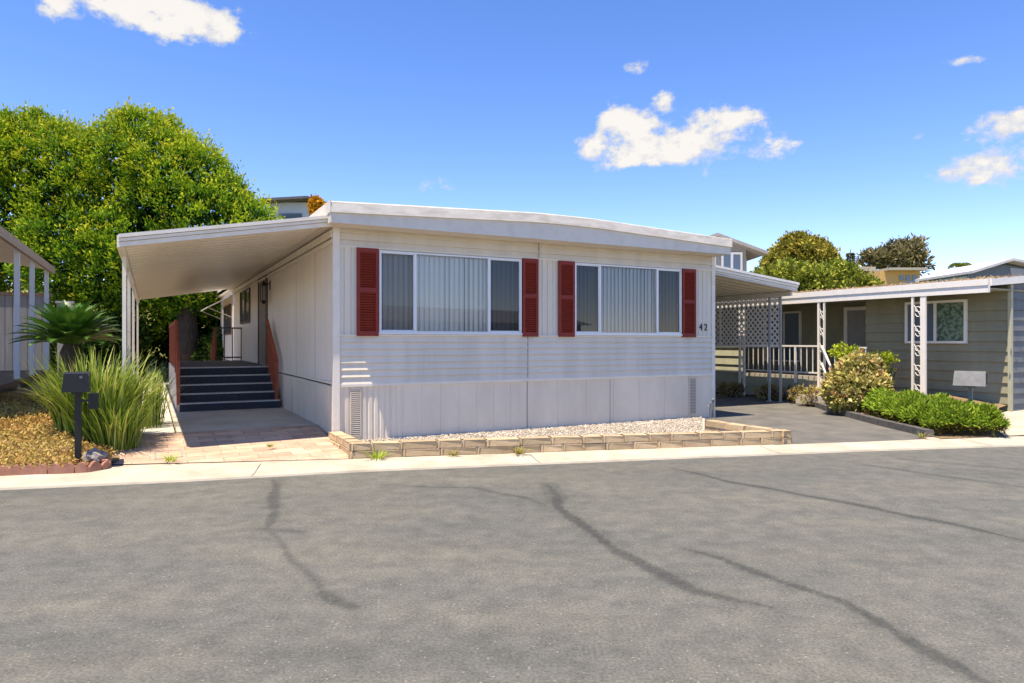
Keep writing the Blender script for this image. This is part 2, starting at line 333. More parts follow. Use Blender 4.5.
# ------------------------------------------------------------------ road
EDGE=[(-80,-16.2),(-5.24,6.99),(-3.59,7.39),(-1.77,7.96),(.22,8.41),(2.45,8.91),(4.65,9.40),(7.45,9.93),(11,10.6),(90,25)]     # asphalt / gutter line
EDGE[0]=(-80,-15.5)
BACK=[(-80,-14.9),(-5.53,7.38),(-4.75,7.85),(-1.98,8.42),(.4,8.92),(4.02,9.72),(5.0,9.95),(6.3,10.28),(8.0,10.72),(90,27)]      # back of the gutter
def interp(poly,x):
    xs=[p[0] for p in poly]; ys=[p[1] for p in poly]; return np.interp(x,xs,ys)
def build_road():
    xs=np.concatenate([[-90,-60,-40,-25,-16,-11,-9],np.arange(-8,9.01,.03),[10,12,16,25,40,60,90]])
    ys=np.concatenate([[-60,-40,-25,-14,-8,-4,-1,1],np.arange(2.4,11.3,.03),[13,16,20,26]])
    X,Y=np.meshgrid(xs,ys); nx,ny=len(xs),len(ys)
    # sealed cracks and tyre marks in road coordinates (metres)
    def g(u,v): Yp=HC*683/(v-341.5); return ((u-512)/683*Yp,Yp)
    lines=[([(275,479),(274,500),(271,518),(267,530)],.06,.85),([(280,482),(278,505),(272,520)],.02,.5),([(268,530),(284,552),(302,572),(325,597)],.03,.7),([(322,594),(336,601),(352,608)],.055,.9),
           ([(258,529),(280,530),(300,533)],.05,.55),
           ([(548,484),(556,496),(556,506),(580,525),(620,553),(660,575),(700,592),(770,609)],.062,1.0),([(550,484),(556,503)],.12,.5),
           ([(680,549),(720,558),(780,583),(840,601),(880,623),(930,655),(985,683),(1040,712)],.052,.95),
           ([(400,486),(470,488),(520,497),(545,506)],.045,.7),([(672,468),(730,482),(830,500),(940,522),(1030,542)],.06,.9),
           ([(865,465),(940,476),(1030,488)],.05,.6),([(900,459),(1030,470)],.05,.5),([(330,640),(350,650)],.03,.2)]
    S=np.zeros(X.shape); wob=np.sin(X*2.3+Y*1.7)*.012+np.sin(X*6.1-Y*4.3)*.01; r2=np.random.default_rng(11)
    def vn(sc):
        gx=(X+100)*sc; gy=(Y+100)*sc; G=r2.random((256,256)); a=np.floor(gx).astype(int); b_=np.floor(gy).astype(int); u=gx-a; v=gy-b_; u=u*u*(3-2*u); v=v*v*(3-2*v); A=lambda p,q:G[p%256,q%256]
        return (A(a,b_)*(1-u)+A(a+1,b_)*u)*(1-v)+(A(a,b_+1)*(1-u)+A(a+1,b_+1)*u)*v
    nz=vn(2.1)*.4+vn(6.5)*.35+vn(15)*.25; nz2=vn(1.3)*.6+vn(9)*.4
    for pts,wd,st in lines:
        P=[g(*p) for p in pts]; D=np.full(X.shape,9.); E=np.zeros(X.shape)
        for q_,((ax,ay),(bx,by)) in enumerate(zip(P[:-1],P[1:])):
            vx,vy=bx-ax,by-ay; t=np.clip(((X-ax)*vx+(Y-ay)*vy)/(vx*vx+vy*vy),0,1)
            d_=np.hypot(X+wob-ax-t*vx,Y+wob-ay-t*vy); E=np.where(d_<D,(q_+t)/(len(P)-1),E); D=np.minimum(D,d_)
        tp=np.clip(np.minimum(E,1-E)/.22,.0,1)*.75+.25 if len(P)>3 else 1.0; w_=wd*.95*(.35+1.2*nz)*tp; S=np.maximum(S,st*np.clip((1.15-D/w_)*2.4,0,1)*(.72+.5*nz2)); S=np.maximum(S,.20*st*np.clip(1.3-D/(wd*2.2*(.4+1.2*nz2)),0,1))
    # oil-grey blotches left by traffic
    for (u,v,ru,rv,st) in ((560,640,220,22,.10),(250,650,200,18,.13),(60,500,130,20,.12),(640,470,180,8,.16),(450,545,90,14,.12),(820,548,140,20,.12),(70,655,90,18,.13)):
        cx,cy=g(u,v); rx=ru/683*cy; ry=cy*cy/(HC*683)*rv
        S=np.maximum(S,0)+st*np.exp(-((X-cx)/rx)**2-((Y-cy)/ry)**2)
    V=np.stack([X,Y,np.zeros_like(X)],2).reshape(-1,3); i=np.arange(nx*ny).reshape(ny,nx)
    F=np.stack([i[:-1,:-1],i[:-1,1:],i[1:,1:],i[1:,:-1]],2).reshape(-1,4)
    m=bpy.data.materials.new('road_asphalt'); m.use_nodes=True; nt=m.node_tree; N=nt.nodes; Lk=nt.links; b=N['Principled BSDF']
    tc=N.new('ShaderNodeTexCoord'); at=N.new('ShaderNodeAttribute'); at.attribute_name='tint'
    def noise(s,d,r=.6,stretch=None):
        n=N.new('ShaderNodeTexNoise'); n.inputs['Scale'].default_value=s; n.inputs['Detail'].default_value=d; n.inputs['Roughness'].default_value=r
        v=tc.outputs['Object']
        if stretch:
            mp=N.new('ShaderNodeMapping'); mp.inputs['Scale'].default_value=stretch; mp.inputs['Rotation'].default_value=(0,0,-.22); Lk.new(v,mp.inputs[0]); v=mp.outputs[0]
        Lk.new(v,n.inputs['Vector']); return n.outputs['Fac']
    def ramp(f,c0,c1,p0,p1):
        r=N.new('ShaderNodeValToRGB'); r.color_ramp.elements[0].position=p0; r.color_ramp.elements[1].position=p1
        r.color_ramp.elements[0].color=tuple(c0)+(1,); r.color_ramp.elements[1].color=tuple(c1)+(1,); Lk.new(f,r.inputs[0]); return r.outputs[0]
    def mix(a,bc,fac,mode='MIX'):
        x=N.new('ShaderNodeMix'); x.data_type='RGBA'; x.blend_type=mode
        if isinstance(fac,float): x.inputs[0].default_value=fac
        else: Lk.new(fac,x.inputs[0])
        Lk.new(a,x.inputs[6])
        if isinstance(bc,tuple): x.inputs[7].default_value=bc+(1,)
        else: Lk.new(bc,x.inputs[7])
        return x.outputs[2]
    big=ramp(noise(.9,8,.65,(.45,1.3,1)),(.102,.107,.099),(.144,.144,.124),.34,.66)
    mid=ramp(noise(5,6,.7),(.8,.8,.8),(1.16,1.15,1.12),.35,.65)
    fine=ramp(noise(58,5,.8),(.58,.58,.59),(1.45,1.43,1.38),.34,.68)
    c=mix(mix(big,mid,1.0,'MULTIPLY'),fine,1.0,'MULTIPLY')
    vo=N.new('ShaderNodeTexVoronoi'); vo.inputs['Scale'].default_value=36; Lk.new(tc.outputs['Object'],vo.inputs['Vector'])
    chip=N.new('ShaderNodeMath'); chip.operation='LESS_THAN'; Lk.new(vo.outputs['Distance'],chip.inputs[0]); chip.inputs[1].default_value=.21
    sel=N.new('ShaderNodeSeparateColor'); Lk.new(vo.outputs['Color'],sel.inputs[0])
    gt=N.new('ShaderNodeMath'); gt.operation='GREATER_THAN'; Lk.new(sel.outputs[0],gt.inputs[0]); gt.inputs[1].default_value=.88
    ml=N.new('ShaderNodeMath'); ml.operation='MULTIPLY'; Lk.new(chip.outputs[0],ml.inputs[0]); Lk.new(gt.outputs[0],ml.inputs[1])
    m2=N.new('ShaderNodeMath'); m2.operation='MULTIPLY'; Lk.new(ml.outputs[0],m2.inputs[0]); m2.inputs[1].default_value=.5
    c=mix(c,(.36,.325,.255),m2.outputs[0])
    # tar: broken by noise
    tn=ramp(noise(22,6,.7),(0,0,0),(1,1,1),.25,.62); tf=N.new('ShaderNodeMath'); tf.operation='MULTIPLY'
    sb=N.new('ShaderNodeSeparateColor'); Lk.new(tn,sb.inputs[0]); ad=N.new('ShaderNodeMath'); ad.operation='MULTIPLY_ADD'; Lk.new(sb.outputs[0],ad.inputs[0]); ad.inputs[1].default_value=.55; ad.inputs[2].default_value=.45
    Lk.new(ad.outputs[0],tf.inputs[0]); Lk.new(at.outputs['Fac'],tf.inputs[1])
    t3=N.new('ShaderNodeMath'); t3.operation='MULTIPLY'; t3.use_clamp=True; Lk.new(tf.outputs[0],t3.inputs[0]); t3.inputs[1].default_value=.95
    c=mix(c,(.038,.041,.037),t3.outputs[0]); Lk.new(c,b.inputs['Base Color']); b.inputs['Roughness'].default_value=.85; b.inputs['Specular IOR Level'].default_value=.3
    bp=N.new('ShaderNodeBump'); bp.inputs['Strength'].default_value=.55; bp.inputs['Distance'].default_value=.006
    Lk.new(noise(110,3,.7),bp.inputs['Height']); Lk.new(bp.outputs[0],b.inputs['Normal'])
    tag(arr_mesh('road',V,F,m,S.ravel()),kind='structure')
build_road()

# ground: one sheet behind the gutter out to the horizon, another across the street
def sheet(name,pts,z,m,parent=None,kind='structure'):
    zf=z if callable(z) else (lambda x,y:z)
    b=MB(); b.add([(x,y,zf(x,y)) for x,y in pts],[tuple(range(len(pts)))]); return tag(b.build(name,m),kind=kind)
sheet('ground',[(p[0],p[1]+.02) for p in BACK]+[(400,40),(400,600),(-400,600),(-400,-30)],.012,M['ground'])
sheet('ground',[(-90,-26),(-20,-5.6),(0,-1.6),(20,2.6),(90,17),(400,30),(400,-300),(-400,-300),(-400,-60)],.03,M['ground'])
# gutter: concrete strip with expansion joints
def build_gutter():
    b=MB(); xs=list(np.arange(-9,11.01,.25)); xs=[-60,-40,-20]+xs+[20,40,70]
    A=[(x,float(interp(EDGE,x))) for x in xs]; B=[(x-.25*0-.12,float(interp(BACK,x-.12))) for x in xs]
    n=len(xs); vs=[(x,y-.01,.0) for x,y in A]+[(x,y,.022) for x,y in A]+[((2*ax+bx)/3,(2*ay+by)/3,.018) for (ax,ay),(bx,by) in zip(A,B)]+[(x,y,.052) for x,y in B]+[(x,y+.32,.046) for x,y in B]
    fs=[(k*n+i,k*n+i+1,(k+1)*n+i+1,(k+1)*n+i) for k in range(4) for i in range(n-1)]
    b.add(vs,fs); tag(b.build('gutter',M['concrete']),kind='structure')
    j=MB()
    for x in (-6.2,-2.9,.35,3.6,6.9):
        a=Vector((x,float(interp(EDGE,x)),.026)); c=Vector((x-.12,float(interp(BACK,x-.12))+.0,.056)); j.bar(a,c,.007,.003)
    tag(j.build('gutter_joints',M['seam']),kind='structure')
build_gutter()

# paver apron (left), concrete pad, walkway slabs
def patch(c00,c10,c11,c01,n,m,name,z):        # bilinear patch in lot coords
    b=MB(); vs=[]
    for j in range(n+1):
        for i in range(n+1):
            s,t=i/n,j/n
            x=(1-s)*(1-t)*c00[0]+s*(1-t)*c10[0]+s*t*c11[0]+(1-s)*t*c01[0]; y=(1-s)*(1-t)*c00[1]+s*(1-t)*c10[1]+s*t*c11[1]+(1-s)*t*c01[1]
            X,Y=WL(x,y); vs.append((X,Y,z(x,y)))
    fs=[(j*(n+1)+i,j*(n+1)+i+1,(j+1)*(n+1)+i+1,(j+1)*(n+1)+i) for j in range(n) for i in range(n)]
    b.add(vs,fs); return tag(b.build(name,m),kind='structure')
def apron_z(x,y):
    yf=-.5+(x+2.76)*(-.33); t=min(max((y-yf)/(1.1-yf),0),1); return .056+.150*t
def paver_mat():
    m=mat('brick_pavers',(.46,.29,.205),.85,(.61,.455,.345),3.5,8,(.3,.65),bump=.3,bscale=80); nt=m.node_tree; N=nt.nodes; Lk=nt.links; b=N['Principled BSDF']
    tc=N.new('ShaderNodeTexCoord'); mp=N.new('ShaderNodeMapping'); mp.inputs['Rotation'].default_value=(0,0,-ANG); Lk.new(tc.outputs['Object'],mp.inputs[0])
    br=N.new('ShaderNodeTexBrick'); br.inputs['Scale'].default_value=1; br.inputs['Brick Width'].default_value=.40; br.inputs['Row Height'].default_value=.20
    br.inputs['Mortar Size'].default_value=.008; br.inputs['Mortar Smooth'].default_value=.3; br.inputs['Color1'].default_value=(.74,.72,.70,1); br.inputs['Color2'].default_value=(1.12,1.08,1.02,1); br.inputs['Mortar'].default_value=(.62,.6,.55,1)
    Lk.new(mp.outputs[0],br.inputs['Vector'])
    src=b.inputs['Base Color'].links[0].from_socket; x=N.new('ShaderNodeMix'); x.data_type='RGBA'; x.blend_type='MULTIPLY'; x.inputs[0].default_value=1
    Lk.new(src,x.inputs[6]); Lk.new(br.outputs['Color'],x.inputs[7]); Lk.new(x.outputs[2],b.inputs['Base Color']); return m
PAV=paver_mat()
patch((-2.85,-.42),(-.12,-1.36),(-.03,1.1),(-2.85,1.1),12,PAV,'paver_apron',apron_z)
patch((-2.0,1.1),(-.01,1.1),(-.01,14.5),(-2.0,14.5),4,M['pad'],'concrete_pad',lambda x,y:.206)
b=MB()
for k in range(7):
    y0=1.12+k*1.5; q=[WL(-2.62,y0),WL(-2.03,y0),WL(-2.03,y0+1.47),WL(-2.62,y0+1.47)]; b.prism(q,.05,.208+.004*(k%2))
tag(b.build('walkway',M['slab']),kind='structure')
# flush valve cover in the pavers
b=MB(); 
for (x0,x1,y0,y1) in ((-2.3,-1.98,-.42,-.40),(-2.3,-1.98,-.02,0),(-2.3,-2.28,-.40,-.02),(-2.0,-1.98,-.40,-.02)):
    q=[WL(x0,y0),WL(x1,y0),WL(x1,y1),WL(x0,y1)]; b.add([(X,Y,apron_z(*p)+.006) for (X,Y),p in zip(q,((x0,y0),(x1,y0),(x1,y1),(x0,y1)))],[(0,1,2,3)])
tag(b.build('cover_frame',M['seam']),kind='structure')

# driveway on the right and its planting bed
DR=[(3.9,9.74),(5.0,9.97),(6.25,10.27),(6.42,10.8),(6.42,11.9),(6.5,13.3),(6.65,14.6),(6.95,16.2),(6.7,18.5),(5.9,20.4),(3,30),(-2,34),(-1,20),(2.4,13.3),(2.9,11.4),(3.75,9.7)]
def drive_z(x,y): return .052
sheet('driveway',DR,.052,M['drive'])
BED=[(6.45,10.28),(7.7,10.58),(8.2,11.6),(9.2,12.9),(10.0,13.6),(9.5,17),(6.5,23),(5.9,22.3),(6.95,18.4),(7.15,16.2),(6.85,14.6),(6.7,13.3),(6.58,11.9),(6.55,10.8)]
def bedz(x,y):
    X=x-P0[0]; Y=y-P0[1]; lx=X*E1[0]+Y*E1[1]; ly=-X*E1[1]+Y*E1[0]
    return .058+.36*min(max((lx-9.4)/2.0,0),1)*min(max((ly+4.2)/2.5,0),1)
def poly_fill(name,pts,z,m,step=.25,kind='structure'):
    import bmesh
    bm=bmesh.new(); vs=[bm.verts.new((x,y,0)) for x,y in pts]; bm.faces.new(vs); bmesh.ops.triangulate(bm,faces=bm.faces[:])
    bmesh.ops.subdivide_edges(bm,edges=bm.edges[:],cuts=5,use_grid_fill=True)
    for v in bm.verts: v.co.z=z(v.co.x,v.co.y)
    me=bpy.data.meshes.new(name); bm.to_mesh(me); bm.free(); me.materials.append(m); o=bpy.data.objects.new(name,me); col.objects.link(o); return tag(o,kind=kind)
poly_fill('planting_bed',BED,bedz,M['mulch'])
b=MB(); cur=[(6.42,10.5),(6.44,10.9),(6.46,11.9),(6.57,13.3),(6.72,14.6),(7.02,16.2),(6.8,18.4)]
for (a,c) in zip(cur[:-1],cur[1:]): b.bar((a[0],a[1],.10),(c[0],c[1],.10),.13,.12)
tag(b.build('kerb',M['curb']),kind='structure')
# short concrete walk beside the neighbouring front wall
sheet('side_walk',[(7.62,10.56),(14,11.85),(13.2,14.2),(9.9,13.7),(9.1,12.95),(8.1,11.65)],lambda x,y:.062+max(0,min(y-10.7,2.4))*.05,M['concrete'])

# hillside behind
def build_hill():
    xs=np.arange(-90,121,2.5); ys=np.concatenate([np.arange(22,60,1.5),np.arange(60,180,8)]); X,Y=np.meshgrid(xs,ys)
    h=np.where(X<0,5.0,np.maximum(2.6,5.0-X*.15)); t=np.clip((Y-29-np.maximum(0,X)*.45)/12,0,1); Z=.0+h*(t*t*(3-2*t))+np.sin(X*.5)*.12*t+np.sin(Y*.7+X*.3)*.1*t-.05
    nx,ny=len(xs),len(ys); i=np.arange(nx*ny).reshape(ny,nx)
    F=np.stack([i[:-1,:-1],i[:-1,1:],i[1:,1:],i[1:,:-1]],2).reshape(-1,4)
    tag(arr_mesh('hill',np.stack([X,Y,Z],2).reshape(-1,3),F,M['hill'],smooth=True),kind='structure')
build_hill()

# ------------------------------------------------------------------ the white mobile home
def build_home():
    W=7.265; D=18.0
    H=lot_empty('mobile_home',0,0,.05,'white single-storey home with four dark red shutters and number 42 beside its window','house')
    B=lambda: MB((0,0,.05))
    # walls: ribbed panels round the windows, lap boards above and below
    w=B()
    w.lap((.04,0),(W-.04,0),(0,-1),2.89,3.19,3,.034)
    w.lap((.04,0),(W-.04,0),(0,-1),.90,1.615,7,.032)
    for x0,x1 in ((.04,.64),(3.03,4.07),(6.44,W-.04)): w.ribs((x0,-.0),(x1,-.0),(0,-1),1.615,2.89,.105,.012,.22)
    for x0,x1 in ((.64,3.03),(4.07,6.44)):
        w.box(x0,x1,-.008,.02,2.865,2.89); w.box(x0,x1,-.008,.02,1.615,1.655)
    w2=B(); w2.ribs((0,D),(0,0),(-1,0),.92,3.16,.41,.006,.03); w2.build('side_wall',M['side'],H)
    w.ribs((W,0),(W,D),(1,0),.05,3.2,.41,.006,.05)
    w.quad((0,D,.05),(W,D,.05),(W,D,3.2),(0,D,3.2))
    w.box(.02,W-.02,.32,.36,.1,3.15)                       # inner liner behind the blinds
    w.build('wall',M['siding'],H)
    # thin metal joint over the upper boards and mid seam
    s=B(); s.box(.04,W-.04,-.037,-.002,2.880,2.900); s.box(.04,W-.04,-.034,-.002,1.603,1.622)
    s.build('panel_trim',M['trim'],H)
    for q in ((3.152,3.158,-.034,-.02,.92,1.60),(3.36,3.366,-.037,-.02,2.9,3.17),(-.0105,-.004,1.3,1.308,.92,3.1),(-.0105,-.004,2.9,2.908,.92,3.1)):
        s=B(); s.box(*q); s.build('wall_seam',M['seam'],H)
    # skirting
    k=B()
    k.ribs((.06,-.0),(1.02,-.0),(0,-1),.02,.865,.085,.012,.5)
    k.ribs((1.02,-.0),(3.15,-.0),(0,-1),.02,.865,.30,.005,.04)
    k.ribs((3.165,-.0),(W-.03,-.0),(0,-1),.02,.865,.62,.005,.015)
    k.ribs((0,D),(0,.0),(-1,0),.02,.875,.17,.010,.10)
    sk=k.build('skirting',M['skirt'],H)
    for q in ((3.150,3.160,-.0085,-.002,.02,.86),(4.825,4.835,-.0085,-.002,.02,.86),(-.0135,-.004,3.3,3.32,.05,.66)):
        g=B(); g.box(*q); g.build('skirting_seam',M['seam'],sk)
    for x0,x1 in ((.215,.375),(6.65,6.83)):
        v=B(); v.box(x0,x0+.012,-.022,-.002,.14,.83); v.box(x1-.012,x1,-.022,-.002,.14,.83); v.box(x0,x1,-.022,-.002,.82,.835); v.box(x0,x1,-.022,-.002,.13,.145)
        for q in range(24):
            z=.15+q*.0285; v.obox(((x0+x1)/2,-.014,z),(1,0,0),(0,1,-.8),(0,.8,1),(x1-x0)/2-.012,.012,.002)
        v.build('vent',M['skirt'],sk)
        v=B(); v.box(x0+.01,x1-.01,-.0135,-.011,.14,.83); v.build('vent_backing',M['seam'],sk)
    # long horizontal trim above the skirting
    t=B(); t.box(-.02,W+.01,-.032,.0,.865,.90); t.box(-.034,-.0,0,D,.90,.935); t.box(-.026,-.0,0,D,.835,.86); t.build('belt_trim',M['trim'],H)
    # corner posts
    c=B(); c.box(-.036,.06,-.040,.05,.02,3.17); c.build('corner_trim',M['trim'],H)
    c=B(); c.box(W-.05,W+.03,-.034,.05,.02,3.2); c.build('corner_trim',M['trim'],H)
    # roof: shallow gable, metal edge, fascia, soffit
    def zr(x): return 3.448+(3.595-3.448)*(1-abs(x-3.62)/3.78)
    r=B(); ov=.44; xs=[-.16,1.2,2.4,3.1,3.45,3.62,3.8,4.2,5.2,6.2,W+.04]
    def zz(x):
        z=zr(x); return z-.02*max(0,1-abs(x-3.62)/.5)
    for a,c2 in zip(xs[:-1],xs[1:]):
        r.quad((a,-ov+.05,zz(a)),(c2,-ov+.05,zz(c2)),(c2,D+.3,zz(c2)),(a,D+.3,zz(a)))
    ro=r.build('roof',M['roof_top'],H)
    e=B()
    for a,c2 in zip(xs[:-1],xs[1:]):
        za,zc=zz(a)+.004,zz(c2)+.004
        e.quad((a,-ov-.02,za-.165),(c2,-ov-.02,zc-.165),(c2,-ov,zc-.02),(a,-ov,za-.02))
        e.quad((a,-ov,za-.02),(c2,-ov,zc-.02),(c2,-ov+.07,zc+.004),(a,-ov+.07,za+.004))
        e.quad((a,-ov+.03,za-.165),(c2,-ov+.03,zc-.165),(c2,-ov-.02,zc-.165),(a,-ov-.02,za-.165))
    for x,sg in ((-.16,-1),(W+.04,1)):
        z=zz(x)+.004; X=x
        e.box(min(X,X+sg*.012),max(X,X+sg*.012),-ov-.012,D+.3,z-.165,z+.002)
    e.build('roof_edge',M['roof_metal'],ro)
    f=B()
    for a,c2 in zip(xs[:-1],xs[1:]):
        za,zc=zz(a)-.161,zz(c2)-.161
        f.quad((a,-ov+.015,3.155),(c2,-ov+.015,3.155),(c2,-ov+.015,zc),(a,-ov+.015,za))
    f.quad((-.16,-ov+.015,3.155),(-.16,.0,3.155),(-.16,.0,3.29),(-.16,-ov+.015,3.29)); f.quad((W+.04,-ov+.015,3.155),(W+.04,.0,3.155),(W+.04,.0,3.29),(W+.04,-ov+.015,3.29))
    f.build('fascia',M['fascia'],ro)
    so=B(); so.box(-.158,W+.038,-ov+.018,D,3.157,3.17); so.build('soffit',M['soffit'],ro)
    # windows
    def window(x0,x1,m1,m2,bl,br):
        z0,z1=1.655,2.865
        fr=B(); t=.022
        for a,c2 in ((x0,x0+t),(x1-t,x1)): fr.box(a,c2,-.045,.06,z0,z1)
        fr.box(x0+t,x1-t,-.045,.06,z0,z0+t); fr.box(x0+t,x1-t,-.045,.06,z1-t,z1); fr.box(x0-.02,x1+.02,-.055,-.02,z0-.028,z0)
        for m_ in (m1,m2): fr.box(m_-.016,m_+.016,-.038,.045,z0+t,z1-t)
        for m_,sd in ((m1,-1),(m2,1)):
            a,c2=(x0+t,m1-.016) if sd<0 else (m2+.016,x1-t)
            for q0,q1 in ((a,a+.016),(c2-.016,c2)): fr.box(q0,q1,-.030,.0,z0+t,z1-t)
            fr.box(a,c2,-.030,.0,z0+t,z0+t+.016); fr.box(a,c2,-.030,.0,z1-t-.016,z1-t)
        win=fr.build('window',M['alum'],H)
        for (a,c2,mm,y) in ((x0+t,m1-.016,bl,-.012),(m1+.016,m2-.016,M['glass'],-.005),(m2+.016,x1-t,br,-.012)):
            p=B(); p.quad((a,y,z0+t),(c2,y,z0+t),(c2,y,z1-t),(a,y,z1-t)); p.build('pane',mm,win)
        bl_=B(); pitch=.083; n=int((x1-x0-.06)/pitch)
        for i in range(n+1):
            cx=x0+.05+i*pitch; an=.27+random.uniform(-.14,.14)
            hw=.047; dx,dy=math.cos(an)*hw,math.sin(an)*hw; cv=.006
            bl_.quad((cx-dx,.07-dy,z0+.01),(cx,.07-cv,z0+.01),(cx,.07-cv,z1),(cx-dx,.07-dy,z1)); bl_.quad((cx,.07-cv,z0+.01),(cx+dx,.07+dy,z0+.01),(cx+dx,.07+dy,z1),(cx,.07-cv,z1))
        bl_.build('vertical_blind',M['blind'] if x0<2 else M['blind_grey'],win)
        bk=B(); bk.box(x0-.05,x1+.05,.2,.22,z0-.1,z1+.05); bk.box(x0-.05,x1+.05,.02,.2,z1+.012,z1+.03); bk.box(x0-.05,x1+.05,.02,.2,z0-.03,z0-.012)
        bk.box(x0-.045,x0-.025,.02,.2,z0,z1); bk.box(x1+.025,x1+.045,.02,.2,z0,z1); bk.build('window_recess',M['dark'],win)
    window(.64,3.03,1.205,2.44,M['screen'],M['screen_dark'])
    window(4.07,6.44,4.595,5.87,M['screen_dark'],M['screen_dark'])
    # louvred shutters
    for x0,x1 in ((.305,.625),(3.045,3.34),(3.74,4.055),(6.455,6.785)):
        s=B(); z0,z1=1.60,2.885; y0,y1=-.062,-.028; st=.045
        s.box(x0,x0+st,y0,y1,z0,z1); s.box(x1-st,x1,y0,y1,z0,z1)
        for a,c2 in ((z0,z0+.075),((z0+z1)/2-.035+.03,(z0+z1)/2+.035+.03),(z1-.065,z1)): s.box(x0+st,x1-st,y0,y1,a,c2)
        for za,zb in ((z0+.075,(z0+z1)/2-.005),((z0+z1)/2+.065,z1-.065)):
            n=int((zb-za)/.036)
            for i in range(n): s.obox(((x0+x1)/2,-.043,za+(i+.5)*(zb-za)/n),(1,0,0),(0,1,-1.1),(0,1.1,1),(x1-x0)/2-st,.020,.003)
        s.box(x0+.01,x1-.01,-.030,-.026,z0+.01,z1-.01)
        s.build('shutter',M['red'],H)
    # house number
    for ch,x in (('4',6.90),('2',7.02)):
        cu=bpy.data.curves.new('house_number','FONT'); cu.body=ch; cu.size=.19; cu.extrude=.006
        to=bpy.data.objects.new('house_number',cu); col.objects.link(to); bpy.context.view_layer.update()
        me=bpy.data.meshes.new_from_object(to); bpy.data.objects.remove(to); me.materials.clear(); me.materials.append(M['black'])
        o=bpy.data.objects.new('house_number',me); col.objects.link(o); o.parent=H; o.location=(x,-.022,1.73-.05); o.rotation_euler=(math.pi/2,0,0); o.scale=(.85,1,1)
    # side door, small window, lantern, awning window beyond the canopy
    d=B(); y0,y1=6.35,7.55
    d.box(-.05,.0,y0-.06,y0,.99,3.06); d.box(-.05,.0,y1,y1+.06,.99,3.06); d.box(-.05,.0,y0,y1,3.0,3.06)
    dr=d.build('door',M['brown'],H)
    d=B(); d.ribs((-.012,y1),(-.012,y0),(-1,0),1.0,3.0,.2,.014,.2); d.build('door_panel',M['brownslat'],dr)
    d=B(); d.tube([(-.026,y0+.1,2.0),(-.07,y0+.1,2.0)],.02,8); d.tube([(-.07,y0+.1,2.0),(-.08,y0+.1,2.0)],.032,10); d.build('handle',M['hydrant'],dr)
    def side_window(y0,y1,z0,z1,mt):
        s=B()
        s.box(-.045,.0,y0,y0+.09,z0,z1); s.box(-.045,.0,y1-.09,y1,z0,z1); s.box(-.045,.0,y0+.09,y1-.09,z0,z0+.06); s.box(-.045,.0,y0+.09,y1-.09,z1-.06,z1); s.box(-.04,.0,(y0+y1)/2-.04,(y0+y1)/2+.04,z0+.06,z1-.06)
        ww=s.build('side_window',mt,H); p=B(); p.box(-.014,-.009,y0+.09,y1-.09,z0+.06,z1-.06); p.build('pane',M['far_window'],ww)
    side_window(9.3,11.4,2.02,2.98,M['brown']); side_window(14.1,16.4,1.75,2.75,M['brown'])
    a=B(); y0,y1=13.75,16.9
    a.add([(-.01,y0,3.03),(-.75,y0,2.62),(-.75,y1,2.62),(-.01,y1,3.03),(-.01,y0,3.0),(-.75,y0,2.59),(-.75,y1,2.59),(-.01,y1,3.0)],[(0,1,2,3),(7,6,5,4),(0,4,5,1),(1,5,6,2),(2,6,7,3)])
    a.bar((-.02,y0+.05,2.3),(-.73,y0+.05,2.6),.02); a.bar((-.02,y1-.05,2.3),(-.73,y1-.05,2.6),.02); a.build('window_awning',M['beige'],H)
    l=B(); yl=5.95
    l.bar((0,yl,2.78),(-.14,yl,2.80),.02); l.tube([(-.14,yl,2.86),(-.14,yl,2.80),(-.14,yl,2.74)],[.01,.035,.075],6); l.tube([(-.14,yl,2.42),(-.14,yl,2.40),(-.14,yl,2.34)],[.065,.07,.012],6)
    for q in range(6):
        t=2*math.pi*q/6; l.bar((-.14+.066*math.cos(t),yl+.066*math.sin(t),2.41),(-.14+.072*math.cos(t),yl+.072*math.sin(t),2.75),.012)
    l.box(-.02,.0,yl-.05,yl+.05,2.66,2.86)
    la=l.build('wall_lantern',M['black'],H)
    l=B(); l.tube([(-.14,yl,2.42),(-.14,yl,2.74)],[.055,.06],6); l.build('lantern_glass',M['doorgrey'],la)
    # entry canopy on the left
    xo=-2.655; y0,y1=-.22,13.3
    def top(x,y): return 3.30+(2.83-3.30)*(x/xo)
    cn=B(); zi,zo=3.27,2.83
    def slab(b,ya,yb,t0,t1): b.add([(-.012,ya,zi-t1),(xo,ya,zo-t1),(xo,yb,zo-t1),(-.012,yb,zi-t1),(-.012,ya,zi-t0),(xo,ya,zo-t0),(xo,yb,zo-t0),(-.012,yb,zi-t0)],[(0,1,2,3),(7,6,5,4),(4,5,1,0),(5,6,2,1),(6,7,3,2),(7,4,0,3)])
    slab(cn,y0+.05,y1,.03,.075)
    for q in range(1,44):                                   # pan seams under the roof
        yy=y0+.05+q*.305
        cn.bar((-.03,yy,zi-.078),(xo+.02,yy,zo-.078),.012,.006)
    can=cn.build('entry_canopy',M['canopy'],H)
    fs=B()
    for (t0,t1,yy) in ((0,.045,-.045),(.05,.09,-.022),(.095,.15,.0)):
        fs.add([(-.10,y0+yy,zi-t1+.016),(xo-.03,y0+yy,zo-t1),(xo-.03,y0+.05,zo-t1),(-.10,y0+.05,zi-t1+.016),(-.10,y0+yy,zi-t0+.016),(xo-.03,y0+yy,zo-t0),(xo-.03,y0+.05,zo-t0),(-.10,y0+.05,zi-t0+.016)],[(0,1,2,3),(7,6,5,4),(4,5,1,0),(5,6,2,1),(6,7,3,2),(7,4,0,3)])
    fs.box(xo-.03-.02,xo+.03,y0+.052,y1,zo-.152,zo-.002)
